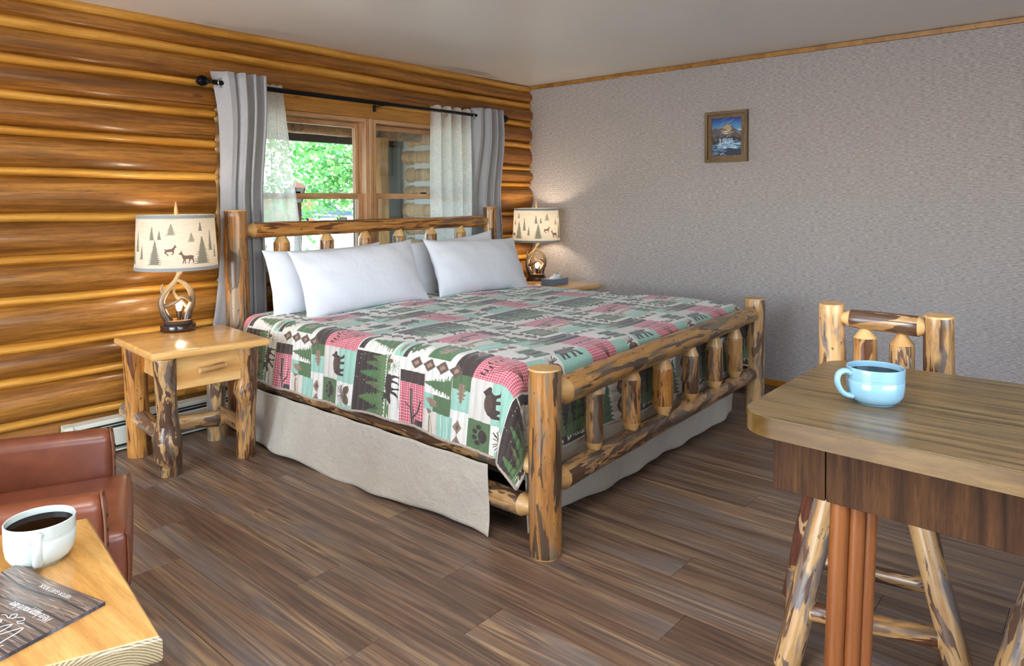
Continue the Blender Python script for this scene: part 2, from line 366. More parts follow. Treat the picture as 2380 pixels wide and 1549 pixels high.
# planks: same joints as the photograph where they show
joints = {0: [-1.845, -3.142], -1: [-1.068, -2.375], -2: [-1.36, -2.664], -3: [-.703, -2.016], -4: [-1.175, -2.488], -5: [-1.498], -6: [-.95], 4: [-2.652], 6: [-2.973], 2: [-3.003]}
PLm = {}
PW, PLN = .183, 1.31
k0 = int((XL+3.051)/PW)-2
for k in range(k0, int(3.3/PW)+1):
    xa = -3.234+PW*k; xb = xa+PW
    xa = max(xa, XL); xb = min(xb, -.001)
    if xb-xa < .01: continue
    y0 = joints.get(k, [-(.2+((k*0.4137+.37) % 1)*PLN)])[0]
    while y0 < .02: y0 += PLN
    while y0 > YN:
        ya, yb = max(y0-PLN, YN), min(y0, .02); y0 -= PLN
        if yb-ya < .03: continue
        d = (round(xb-xa-.0012, 4), round(yb-ya-.0012, 4))
        if d not in PLm:
            bm = bmesh.new(); bmesh.ops.create_cube(bm, size=1)
            for vv in bm.verts: vv.co = Vector((vv.co.x*d[0], vv.co.y*d[1], vv.co.z*.006))
            bmesh.ops.bevel(bm, geom=[e for e in bm.edges if all(q.co.z > 0 for q in e.verts)], offset=.0009, segments=1, affect='EDGES')
            me = bpy.data.meshes.new('plank'); bm.to_mesh(me); bm.free(); me.materials.append(PLANK); PLm[d] = me
        o = bpy.data.objects.new('plank', PLm[d]); COL.objects.link(o); o.parent = fl
        o.location = Vector(((xa+xb)/2, (ya+yb)/2, -.003))-fl.location

# log rows: strip heights at x = -4.4 and x = 0 as in the photograph
strips = [(2.425, 2.41, .036), (2.288, 2.253, .033), (2.097, 2.076, .028), (1.922, 1.88, .028), (1.745, 1.664, .027), (1.53, 1.516, .026),
          (1.301, 1.252, .025), (1.082, 1.047, .022), (.872, .840, .026), (.633, .631, .027), (.461, .45, .03), (.237, .24, .028)]
def sz(i, x):
    a, b, h = strips[i]; return b+(a-b)*(-x/4.4)
def wob(x, s): return .006*math.sin(1.7*x+s*2.1)+.004*math.sin(4.3*x+s*5.3)+.002*math.sin(11*x+s)
def wall_run(name, x0, x1, zc, hh, bulge, mat, seed, na=9, y0=.028):
    n = max(8, int((x1-x0)/.07)); V = []; Fc = []; mi = []
    for i in range(n+1):
        x = x0+(x1-x0)*i/n; c = zc(x); h = hh(x)
        for k in range(na):
            t = -1+2*k/(na-1); b = bulge*(1+.10*math.sin(2.3*x+seed)+.05*math.sin(7*x+seed*3+t*2))
            prof = (1-abs(t)**2.2)**.75
            V.append((x, y0-b*prof-.0015*math.sin(31*x+seed*7+t*9), c+t*h))
    for i in range(n):
        for k in range(na-1): Fc.append((i*na+k, (i+1)*na+k, (i+1)*na+k+1, i*na+k+1)); mi.append(0)
    Fc.append(tuple(range(na))); mi.append(1)
    Fc.append(tuple(reversed(range(n*na, n*na+na)))); mi.append(1)
    xm = (x0+x1)/2; V = [(a-xm, b, c) for a, b, c in V]
    o = mesh(name, V, Fc, [mat, ENDM], bk, True, mi); o.location = Vector((xm, 0, 0))-bk.location
    autosmooth(o, 60); return o
OX0, OX1, OZ0, OZ1 = -3.05, -.72, .86, 2.07
def spans(z):
    return [(XL, OX0+rnd.uniform(-.012, .004)), (OX1, -.002)] if OZ0 < z < OZ1 else [(XL, -.002)]
for i, (za, zb, h) in enumerate(strips):
    for x0, x1 in spans((za+zb)/2):
        wall_run('chinking_strip', x0, x1, lambda x, i=i: sz(i, x)+.5*wob(x, i+20), lambda x, h=h, i=i: h*1.06*(1+.12*math.sin(3*x+i)), .050, STRIPM, i+50, 7)
for i in range(len(strips)):
    zl = strips[i+1] if i+1 < len(strips) else (.015, .015, .02)
    def zc(x, i=i, zl=zl): return ((sz(i, x)-strips[i][2])+(zl[1]+(zl[0]-zl[1])*(-x/4.4)+zl[2]))/2
    def hh(x, i=i, zl=zl): return ((sz(i, x)-strips[i][2])-(zl[1]+(zl[0]-zl[1])*(-x/4.4)+zl[2]))/2+.012
    zm = zc(-2)
    for x0, x1 in spans(zm):
        wall_run('wall_log', x0, x1, zc, hh, 0.030 if i == 11 else .062, LOGM, i*1.7, 13)

struct(box('trim_1', (-.014, YN, 2.405), (0, -.02, 2.437), HEADM, bev=.002))
struct(box('baseboard_right', (-.014, YN, 0), (0, -.03, .046), wood('honey_trim', (rgb(150, 92, 26), rgb(180, 118, 40), rgb(200, 140, 58)), (9, 1, 9), .35, .2, .5, False), bev=.003))

# ------------------------------------------------------------------ windows
n = NT('window_glass'); g = n.n('BsdfGlossy'); g.inputs['Roughness'].default_value = .01; tr = n.n('BsdfTransparent'); tr.inputs[0].default_value = (.93, .97, .96, 1)
fr = n.n('Fresnel'); fr.inputs[0].default_value = 1.45; mx = n.n('MixShader'); n.l(fr.outputs[0], mx.inputs[0]); n.l(tr.outputs[0], mx.inputs[1]); n.l(g.outputs[0], mx.inputs[2]); n.l(mx.outputs[0], n.out.inputs[0]); GLASS = n.m
# jamb lining of the opening
jl = struct(box('trim_2', (OX0, .0, .86), (OX0+.02, .16, 2.07), wood('pale_jamb', (rgb(186, 138, 80), rgb(214, 168, 108), rgb(226, 186, 130)), (8, 8, 1), .4, .1, .4, False), bev=.002))
struct(box('trim_3', (OX1-.02, .0, .86), (OX1, .16, 2.07), TRIMW, bev=.002))
struct(box('trim_4', (OX0+.02, -.012, 1.982), (OX1-.02, .03, 2.066), HEADM, bev=.003))
struct(box('trim_5', (OX0+.02, -.03, .86), (OX1-.02, .15, .90), TRIMWH, bev=.004))
def window(name, xa, xb):
    z0, z1 = .90, 1.982; zm = 1.40
    W = thing(name, None, None); del W['label']; del W['category']; struct(W); W.location = ((xa+xb)/2, .08, z0)
    off = Vector(W.location)
    def b(nm, lo, hi, m, par, bev=.003):
        o = box(nm, lo, hi, m, par, bev)
        o.location = o.location-(off if par is W else off+Vector(par.location)); return o
    f = b('frame', (xa, .0, z0), (xa+.035, .14, z1), TRIMW, W)
    b('frame', (xb-.035, .0, z0), (xb, .14, z1), TRIMW, W)
    b('frame', (xa+.035, .0, z1-.03), (xb-.035, .14, z1), TRIMWH, W)
    b('frame', (xa+.035, .0, z0), (xb-.035, .14, z0+.03), TRIMWH, W)
    def sash(xa, xb, za, zb, ya, yb, top, bot, st):
        s = b('sash', (xa, ya, za), (xa+st, yb, zb), TRIMW, W)
        b('sash_rail', (xb-st, ya, za), (xb, yb, zb), TRIMW, s)
        b('sash_rail', (xa+st, ya, zb-top), (xb-st, yb, zb), TRIMWH, s)
        b('sash_rail', (xa+st, ya, za), (xb-st, yb, za+bot), TRIMWH, s)
        b('pane', (xa+st, (ya+yb)/2-.003, za+bot), (xb-st, (ya+yb)/2+.003, zb-top), GLASS, s, 0)
        return s
    sash(xa+.037, xb-.037, zm-.0, z1-.032, .085, .12, .036, .03, .030)
    lo = sash(xa+.037, xb-.037, z0+.032, zm+.028, .035, .075, .040, .05, .042)
    xm = (xa+xb)/2
    b('sash_latch', (xm-.025, .04, zm+.029), (xm+.02, .07, zm+.04), BLACKM, W)
    return W
window('window_1', OX0+.022, -1.875); window('window_2', -1.845, OX1-.022)
struct(box('trim_6', (-1.875, -.006, .90), (-1.845, .14, 1.982), TRIMW, bev=.003))

# ------------------------------------------------------------------ bed
def at(root, p): return Vector(p)-Vector(root.location)
BED = thing('log_bed', 'king size peeled log bed frame with spindled headboard and footboard', 'bed', (-1.9, -1.35, 0))
def bl(name, p0, p1, r0, r1, mats, **k): return log(name, at(BED, p0), at(BED, p1), r0, r1, mats, BED, **k)
bl('post', (-3.035, -2.555, 0), (-3.035, -2.553, .728), .064, .0645, [BARK5, CUT], seed=1, wob=.03, nseg=32)
bl('post', (-.765, -2.468, 0), (-.76, -2.468, .742), .056, .060, [BARK3, CUT], seed=2, wob=.05, nseg=28)
bl('post', (-3.03, -.215, 0), (-3.04, -.215, 1.322), .072, .066, [BARK5, CUT], seed=3, wob=.03, nseg=32)
bl('post', (-.775, -.19, 0), (-.77, -.19, 1.322), .060, .055, [BARK1, CUT], seed=4, wob=.04, nseg=28)
bl('rail', (-2.985, -.215, 1.196), (-.82, -.19, 1.20), .047, .046, [BARK2, CUT], e0='point', e1='point', seed=5, wob=.05, bend=.006)
bl('rail', (-2.985, -.215, .626), (-.82, -.19, .626), .055, .05, [BARK2, CUT], e0='point', e1='point', seed=6)
bl('rail', (-2.985, -2.552, .612), (-.80, -2.47, .648), .058, .050, [BARK6, CUT], e0='point', e1='point', seed=7, wob=.05, bend=.008, nseg=28)
bl('rail', (-2.985, -2.552, .268), (-.80, -2.47, .272), .050, .044, [BARK4, CUT], e0='point', e1='point', seed=8, wob=.05, bend=.006, nseg=28)
for i, x in enumerate((-2.732, -2.40, -2.081, -1.773, -1.457, -1.135)):
    bl('spindle', (x, -.212, .64), (x, -.205, 1.172), .052-.0012*i, .050-.0012*i, [BARK1 if i % 2 else BARK2, CUT], e0='point', e1='point', seed=10+i, ten=.5)
for i, x in enumerate((-2.671, -2.351, -2.037, -1.718, -1.408, -1.108)):
    yy = -2.545+.073*(x+3)/2.2; r = (.041, .045, .052, .045, .047, .047)[i]
    bl('spindle', (x, yy, .295), (x, yy, .600), r, r*.97, [(BARK4, BARK1, BARK2, BARK4, BARK1, BARK1)[i], CUT], e0='point', e1='point', seed=20+i, ten=.62, nseg=24)
for x, xx in ((-3.035, -3.035), (-.775, -.765)):
    bl('side_rail', (x, -.27, .155), (xx, -2.50, .166), .048, .048, [BARK4, CUT], e0='point', e1='point', seed=30, ten=.6)
    bl('side_rail', (x+.01, -.27, .325), (xx+.01, -2.50, .325), .045, .045, [BARK4, CUT], e0='point', e1='point', seed=31, ten=.6)
GREYF = fabric('grey_ticking', rgb(110, 108, 106), rgb(136, 134, 130))
tag(box('box_spring', (-2.975, -2.40, .22), (-.83, -.30, .42), GREYF, bev=.02, seg=2), 'grey fabric box spring between the side rails of the log bed', 'box spring')
tag(box('mattress', (-2.96, -2.385, .422), (-.86, -.30, .665), fabric('mattress_white', rgb(200, 200, 202), rgb(220, 220, 222)), bev=.06, seg=4), 'white mattress hidden under the patchwork quilt', 'mattress')

# dust ruffle
SKIRT = fabric('linen_skirt', rgb(168, 156, 138), rgb(206, 196, 180), wr=.6, big=9)
_n = SKIRT.node_tree; _tc = _n.nodes.new('ShaderNodeTexCoord'); _nz = _n.nodes.new('ShaderNodeTexNoise'); _nz.inputs['Scale'].default_value = 6; _nz.inputs['Detail'].default_value = 6; _nz.inputs['Roughness'].default_value = .6; _nz.inputs['Distortion'].default_value = .15
_b = _n.nodes.new('ShaderNodeBump'); _b.inputs['Strength'].default_value = .8; _b.inputs['Distance'].default_value = .03; _pb = _n.nodes['Principled BSDF']; _old = _pb.inputs['Normal'].links[0].from_socket
_n.links.new(_tc.outputs['Object'], _nz.inputs['Vector']); _n.links.new(_nz.outputs['Fac'], _b.inputs['Height']); _n.links.new(_old, _b.inputs['Normal']); _n.links.new(_b.outputs[0], _pb.inputs['Normal'])
def skirt_side():
    V = []; Fc = []; ny, nz = 150, 22
    for i in range(ny+1):
        t = i/ny; y = -.31-(2.30-.31)*t
        hem = .012+.012*math.sin(3*t*PI)+.004*math.sin(23*t)
        bul = .05*math.sin(PI*min(1, t*1.15))+.012*math.sin(9*t)+.006*math.sin(31*t)
        for k in range(nz+1):
            s = k/nz; z = .305+(hem-.305)*s
            x = -3.088-bul*s**1.2-.008*math.sin(5*s+14*t)*s-.004*math.sin(47*t+3*s)
            V.append((x, y-.01*s*math.sin(t*3), z))
    for i in range(ny):
        for k in range(nz): Fc.append((i*(nz+1)+k, i*(nz+1)+k+1, (i+1)*(nz+1)+k+1, (i+1)*(nz+1)+k))
    return V, Fc
def skirt_foot():
    V = []; Fc = []; nx, nz = 150, 20
    for i in range(nx+1):
        t = i/nx; x = -2.98+2.0*t; hem = .02+.05*t**3+.012*math.sin(6*t)+.006*math.sin(17*t)
        for k in range(nz+1):
            s = k/nz; V.append((x, -2.415+.03*s*math.sin(4*t*PI)*.6+.006*math.sin(29*t+4*s)-.006*s*math.sin(50*t), .33+(hem-.33)*s))
    for i in range(nx):
        for k in range(nz): Fc.append((i*(nz+1)+k, (i+1)*(nz+1)+k, (i+1)*(nz+1)+k+1, i*(nz+1)+k+1))
    return V, Fc
SK = thing('bed_skirt', 'beige linen bed skirt hanging below the log side rail', 'bed skirt', (-3.0, -1.3, 0))
for nm, f in (('side_panel', skirt_side), ('foot_panel', skirt_foot)):
    V, Fc = f(); o = mesh(nm, [Vector(v)-SK.location for v in V], Fc, SKIRT, SK, True)
    md = o.modifiers.new('thick', 'SOLIDIFY'); md.thickness = .003

# ------------------------------------------------------------------ printed patterns, drawn here as pixels
class Canvas:
    def __init__(s, W, Hh, sc, bgc):
        s.sc = sc; s.w = int(W*sc); s.h = int(Hh*sc); s.a = np.zeros((s.h, s.w, 3), np.float32); s.a[:] = np.array(bgc)/255.; s.R = np.random.RandomState(3)
    def _blend(s, y0, x0, m, c, al=1.):
        ys = (np.arange(y0, y0+m.shape[0])) % s.h; xs = (np.arange(x0, x0+m.shape[1])) % s.w
        sub = s.a[np.ix_(ys, xs)]; mm = (m*al)[..., None]
        s.a[np.ix_(ys, xs)] = sub*(1-mm)+np.array(c)/255.*mm
    def poly(s, pts, c, al=1.):
        P = np.array(pts, float)*s.sc
        x0, y0 = np.floor(P.min(0)).astype(int)-1; x1, y1 = np.ceil(P.max(0)).astype(int)+1
        X, Y = np.meshgrid(np.arange(x0, x1)+.5, np.arange(y0, y1)+.5); ins = np.zeros(X.shape, bool)
        n = len(P)
        for i in range(n):
            ax, ay = P[i]; bx, by = P[(i+1) % n]
            if ay == by: continue
            ins ^= ((ay > Y) != (by > Y)) & (X < (bx-ax)*(Y-ay)/(by-ay)+ax)
        s._blend(y0, x0, ins.astype(np.float32), c, al)
    def rect(s, x0, y0, x1, y1, c): s.poly([(x0, y0), (x1, y0), (x1, y1), (x0, y1)], c)
    def ell(s, cx, cy, rx, ry, c, rot=0, n=20): s.poly([(cx+rx*math.cos(t)*math.cos(rot)-ry*math.sin(t)*math.sin(rot), cy+rx*math.cos(t)*math.sin(rot)+ry*math.sin(t)*math.cos(rot)) for t in np.linspace(0, 2*PI, n, endpoint=False)], c)
    def line(s, pts, wd, c):
        for (x0, y0), (x1, y1) in zip(pts[:-1], pts[1:]):
            L = math.hypot(x1-x0, y1-y0) or 1e-6; nx, ny = -(y1-y0)/L*wd/2, (x1-x0)/L*wd/2
            s.poly([(x0+nx, y0+ny), (x1+nx, y1+ny), (x1-nx, y1-ny), (x0-nx, y0-ny)], c)
    def dots(s, x0, y0, x1, y1, n, c, r=1):
        xs = (s.R.uniform(x0, x1, n)*s.sc).astype(int) % s.w; ys = (s.R.uniform(y0, y1, n)*s.sc).astype(int) % s.h
        for dx in range(r):
            for dy in range(r): s.a[(ys+dy) % s.h, (xs+dx) % s.w] = np.array(c)/255.
    def tree(s, cx, top, h, wd, c, seed=1, layers=9):
        R = random.Random(seed); L = []; Rr = []
        for i in range(layers):
            y0 = top+h*i/layers; y1 = top+h*(i+1)/layers; hw = wd/2*((i+1)/layers)**.85
            for S, sg in ((L, -1), (Rr, 1)):
                q = hw*R.uniform(.95, 1.25)
                for kk in range(3):
                    S.append((cx+sg*q*(.6+.16*kk), y0+(y1-y0)*(.25+.2*kk))); S.append((cx+sg*q*(.5+.2*kk), y0+(y1-y0)*(.5+.2*kk)))
                S.append((cx+sg*q, y1)); S.append((cx+sg*q*.62, y1-.01*h))
        s.poly([(cx, top)]+Rr+list(reversed(L)), c)
    def shape(s, pts, cx, cy, w, h, c, fx=1, rot=0):
        P = np.array(pts, float); P = (P-P.min(0))/(P.max(0)-P.min(0))-.5
        out = []
        for x, y in P:
            x *= w*fx; y *= h; out.append((cx+x*math.cos(rot)-y*math.sin(rot), cy+x*math.sin(rot)+y*math.cos(rot)))
        s.poly(out, c)
    def image(s, name):
        im = bpy.data.images.new(name, s.w, s.h); b = np.ones((s.h, s.w, 4), np.float32); b[..., :3] = s.a[::-1]
        im.pixels.foreach_set(b.ravel()); im.update(); im.pack(); return im
BEAR = [(0, 5), (1.2, 3), (3.5, 2), (6, 1.6), (8, 2.2), (10, 2.0), (11.5, 1.2), (12, .2), (12.7, .2), (13, 1), (14.3, 2), (15.8, 3.4), (15.2, 4.3), (13.4, 4.3), (12.6, 5.4), (12.2, 6.5), (13.3, 8.6), (14.4, 8.8), (14.2, 9.6), (12.1, 9.5), (10.8, 7.2), (9.4, 6.9), (9.6, 9.5), (10.2, 9.7), (8, 9.8), (7.6, 7), (5, 7), (4.6, 8.4), (5.4, 9.6), (3.3, 9.7), (3, 8), (2, 7.4), (1.6, 9.2), (2.2, 9.8), (.2, 9.8), (.1, 7.5)]
MOOSE = [(0, 6), (1, 5), (2, 4.6), (1.2, 2.4), (.2, 1.4), (1.4, 1.5), (2.2, 2.7), (2.2, 1), (3.1, 2.6), (3.4, .8), (4, 3), (3.6, 4.2), (5, 3.4), (7, 2.6), (9, 3.2), (11.5, 3.2), (13.2, 3.8), (13.8, 5.6), (13.2, 6.4), (13.8, 8.4), (13.2, 11.6), (13.9, 12), (12.6, 12), (12.5, 8.8), (11.2, 7), (10.6, 9), (9.6, 11.8), (8.8, 12), (9.8, 8.2), (9, 6.6), (7, 6.8), (6.7, 9.2), (7.2, 12), (6.2, 12), (5.9, 9), (5.3, 7.2), (4.9, 9.4), (3.4, 11.4), (2.7, 11.2), (4, 8.6), (4.2, 6.4), (3, 6.2), (1.4, 7), (.4, 7)]
OAK = [(0, 3), (1.2, 2), (2, 2.4), (2.6, 1), (3.6, 2), (4.6, .3), (5.6, 1.8), (7, .2), (7.8, 1.8), (9.2, 1.2), (10, 2.8), (13, 3), (10, 3.3), (9.3, 5), (7.8, 4.3), (7, 5.9), (5.7, 4.3), (4.6, 5.8), (3.6, 4.2), (2.6, 5.2), (2, 3.8), (1.2, 4)]
MAPLE = [(5, 0), (5.8, 2), (7, 1.4), (6.8, 3.4), (9.6, 2.6), (8.8, 4), (10, 5), (7.4, 6), (7.8, 7.2), (5.4, 6.8), (5.2, 9), (4.8, 9), (4.6, 6.8), (2.2, 7.2), (2.6, 6), (0, 5), (1.2, 4), (.4, 2.6), (3.2, 3.4), (3, 1.4), (4.2, 2)]
DEER = [(0, 2.2), (1, 1.5), (1.2, .2), (1.6, 1.2), (2.0, 0), (2.1, 1.5), (2.8, 3), (4, 3.6), (7, 3.4), (8.6, 3.6), (9, 4.6), (8.6, 5.8), (9.2, 7), (8.6, 9), (8.1, 9), (8.4, 7.2), (7.4, 6), (6.6, 7.2), (5.9, 9), (5.5, 8.9), (6, 7), (6, 5.9), (4, 6), (4.1, 9), (3.6, 9), (3.4, 6.6), (2.6, 8.8), (2.1, 8.7), (2.8, 6.4), (2.2, 5), (1.6, 3), (.4, 2.8)]
RUN = [(0, 3.4), (.6, 2.6), (1, 3.4), (3.6, 3), (5.6, 2.8), (7, 1.8), (7.6, .8), (7.6, 0), (8, .8), (8.6, .1), (8.4, 1), (9.4, 1.8), (8.4, 2.2), (7.8, 3), (7.2, 4.4), (7.4, 5.4), (6.4, 6.4), (5.6, 6.8), (5.4, 6.2), (6.4, 5.4), (6, 4.8), (3.6, 4.8), (2.2, 4.9), (1.4, 5.3), (2.6, 6.2), (3.4, 7.1), (2.8, 7.3), (1.4, 6.2), (0, 5.6), (.2, 4.8), (.8, 4.4)]
CRM = (222, 217, 207); MINT = (150, 190, 172); GRN = (84, 108, 72); DGR = (98, 120, 80); BRN = (66, 52, 46); TAN = (142, 118, 98); RED = (186, 72, 88); DK = (58, 46, 42)
Q = Canvas(63.5, 105, 15, CRM)
Q.dots(0, 0, 63.5, 105, 9000, (168, 150, 128)); Q.dots(0, 0, 63.5, 105, 3600, (120, 100, 84), 2); Q.dots(0, 0, 63.5, 105, 4000, (232, 230, 224), 2)
def spk(x0, y0, x1, y1, c, d, n=14):
    Q.rect(x0, y0, x1, y1, c); k = int(abs((x1-x0)*(y1-y0))*n); Q.dots(x0, y0, x1, y1, k, d); Q.dots(x0, y0, x1, y1, k//2, tuple(min(255, v+30) for v in c))
def plaid(x0, y0, x1, y1):
    Q.rect(x0, y0, x1, y1, RED); x = x0+.6
    while x < x1: Q.rect(x, y0, x+.28, y1, (226, 176, 178)); x += 1.35
    y = y0+.6
    while y < y1: Q.rect(x0, y, x1, y+.28, (226, 180, 182)); y += 1.35
def diam(cx, cy, rx, ry, c1, c2):
    Q.poly([(cx-rx, cy), (cx, cy-ry), (cx+rx, cy), (cx, cy+ry)], c1); Q.poly([(cx-rx*.45, cy-ry*.05), (cx-rx*.05, cy-ry*.42), (cx+rx*.42, cy+.05*ry), (cx+.05*rx, cy+ry*.42)], c2)
# leaf strip
spk(37, 17, 56.5, 28.3, DK, (200, 190, 170), 6); spk(28.5, 17, 37, 28.3, GRN, (60, 82, 54)); spk(16.5, 17, 28.5, 28.3, MINT, (104, 140, 118))
Q.shape(OAK, 28, 23, 15, 6, TAN); Q.line([(33, 23), (36.5, 21.5)], .35, DK); Q.line([(22, 23), (33, 23)], .2, (90, 70, 58))
# bear
Q.rect(15, 28.3, 37, 40.5, (206, 198, 188)); spk(15, 40.5, 37, 54.5, MINT, (104, 150, 128)); Q.shape(BEAR, 26, 40.5, 16.5, 10.5, BRN); Q.ell(25, 38.5, 5, 2.2, (84, 66, 54)); Q.dots(19, 36, 32, 42, 60, (150, 122, 96), 2)
# reeds on plaid
plaid(37, 28.3, 57, 54.5)
for i in range(7):
    x = 45+i*1.1; Q.line([(50, 51), (x-2+i*.3, 40), (x-5+i*1.2, 33+i % 3)], .32, (84, 60, 52)); Q.ell(x-5+i*1.2, 33+i % 3, .5, 1.7, (62, 44, 40), .25)
# paw
spk(3.5, 28.5, 15, 40.5, GRN, (60, 84, 54)); Q.ell(9.3, 36.5, 2.6, 2.3, DK)
for dx, dy in ((-3, -2.4), (-1.1, -4.1), (1.3, -4.1), (3.2, -2.2)): Q.ell(9.3+dx, 36.5+dy, .95, 1.35, DK)
# pine cone, duck, teal square
for i in range(26):
    a = random.Random(i).uniform(0, 6.28); Q.line([(9, 46), (9+4.6*math.cos(a), 45.6+3.6*math.sin(a))], .28, (70, 60, 50))
Q.ell(7.2, 49.5, 2.2, 3.0, (104, 80, 62), .5); Q.ell(11.6, 49.2, 1.9, 2.8, (98, 76, 60), -.4); Q.line([(9, 46), (12.5, 42)], .4, DK)
spk(57, 43, 68.5, 54.5, MINT, (104, 150, 128)); Q.ell(61.5, 38.3, 4.6, 1.9, (80, 74, 62), -.1); Q.ell(58.5, 36.6, 1.6, 1.2, (60, 90, 66)); Q.ell(62.5, 38.2, 2.3, .7, (214, 204, 190))
for i in range(4): diam(-10.2+6.4*i+.8, 22.2, 3.1, 2.7, TAN, (96, 78, 66))
# oak leaf square, fish and water
spk(13, -6, 21.5, 6, MINT, (104, 140, 118)); spk(13, 6, 21.5, 17, GRN, (62, 84, 56)); Q.shape(OAK, 17.3, 5, 5.5, 10, TAN, rot=.2)
Q.rect(-5.5, 0, 13, 9.5, (208, 198, 184)); spk(-5.5, 9.5, 13, 19, MINT, (128, 172, 152)); Q.ell(3.5, 5, 7.6, 1.5, (146, 122, 98), -.16); Q.ell(3.5, 5.4, 6.5, .7, (214, 200, 180), -.16); Q.poly([(11, 3), (13.4, 1.6), (12.8, 5.6)], (132, 108, 86))
for i in range(3): Q.line([(-5, 12+i*2), (0, 11.2+i*2), (6, 12.2+i*2), (12.5, 11.2+i*2)], .4, (188, 214, 200))
Q.tree(27.5, -.5, 17.5, 13, GRN, 4)
# brown square, branch on plaid
Q.rect(24.5, 88.5, 32, 104.5, BRN); plaid(-3.5, 88.5, 24.5, 104.5)
Q.poly([(-1, 98.5), (6, 96.2), (14, 95), (21, 94.6), (20.5, 97), (13, 97.2), (6, 98.4), (-1, 100)], (70, 58, 52)); Q.line([(0, 99), (8, 97.3), (20, 95.8)], .25, (190, 178, 160)); Q.poly([(3, 99), (2, 104.5), (6, 104), (6, 99)], (62, 50, 44)); Q.line([(6, 97), (10, 101), (15, 102.5)], .9, (70, 56, 48)); Q.line([(10, 96), (13, 92)], .5, (70, 56, 48))
# diamonds
for i in range(4): diam(38, -6.8+8.4*i+.0, 3.9, 4.15, (98, 78, 68), (158, 126, 104))
for i in range(5): diam(59, 56.5+8.6*i, 3.5, 4.25, (98, 80, 66), (160, 132, 108))
# maple leaves, hoof print
Q.rect(42.5, -1.5, 57.5, 13, (82, 112, 74)); Q.shape(MAPLE, 50, 6, 10, 9.5, (152, 128, 112), rot=.5); Q.line([(48, 3), (52, 10)], .3, DK); Q.shape(MAPLE, 48.5, 93.5, 11.5, 10.5, GRN, rot=.3)
Q.ell(60, 6.5, 1.1, 3.4, (158, 132, 104), .2); Q.ell(62.2, 7.2, 1.1, 3.4, (158, 132, 104), -.1)
# acorn band, dark bars
spk(40, 82, 54, 88, MINT, (110, 150, 128)); Q.shape(OAK, 47, 85, 10.5, 3.6, TAN); Q.rect(40, 88, 54, 90.8, BRN); Q.rect(40, 55.5, 55.5, 59.5, DK); Q.dots(40, 55.5, 55.5, 59.5, 350, (196, 180, 160))
Q.tree(47.5, 61.5, 18.5, 13.5, GRN, 9)
# night forest
Q.rect(1, 55, 38.5, 78, DK)
for i in range(60):
    R_ = random.Random(i*7+1); x, y = R_.uniform(1.5, 38), R_.uniform(55.3, 67); z = R_.choice((.1, .12, .2, .45)); Q.poly([(x-z, y), (x, y-z*.3), (x+z, y), (x, y+z*.3)], (232, 226, 216)); Q.poly([(x, y-z), (x+z*.3, y), (x, y+z), (x-z*.3, y)], (232, 226, 216))
for i, (x, t, wd) in enumerate(((4, 66, 9), (10, 60, 12), (17.5, 64, 10), (24, 59, 13), (31, 63, 11), (36, 67, 7))): Q.tree(x, t, 80-t, wd, (78+i % 3*9, 104+i % 2*9, 68), i+20)
for i in range(14): Q.tree(2+i*2.7, 71+(i % 3), 8, 6, DGR, i+50, 5)
for i in range(20): Q.poly([(1+i*1.9, 78.6), (2+i*1.9, 76.6+random.Random(i).uniform(0, 1)), (3.1+i*1.9, 78.6)], CRM)
Q.shape(MOOSE, 18.5, 81.7, 17, 12, (62, 50, 44)); Q.dots(14, 79, 24, 82, 40, (130, 104, 82), 2); Q.line([(9, 88), (16, 86.6), (27, 87.6)], .3, (80, 64, 54))
for i in range(9): Q.line([(33, 84), (33+4.2*math.cos(i*.7), 84+3.4*math.sin(i*.7))], .28, (110, 132, 98))
Q.ell(35.6, 80.6, 1.4, 1.9, (112, 84, 62))
QIMG = Q.image('quilt_print')

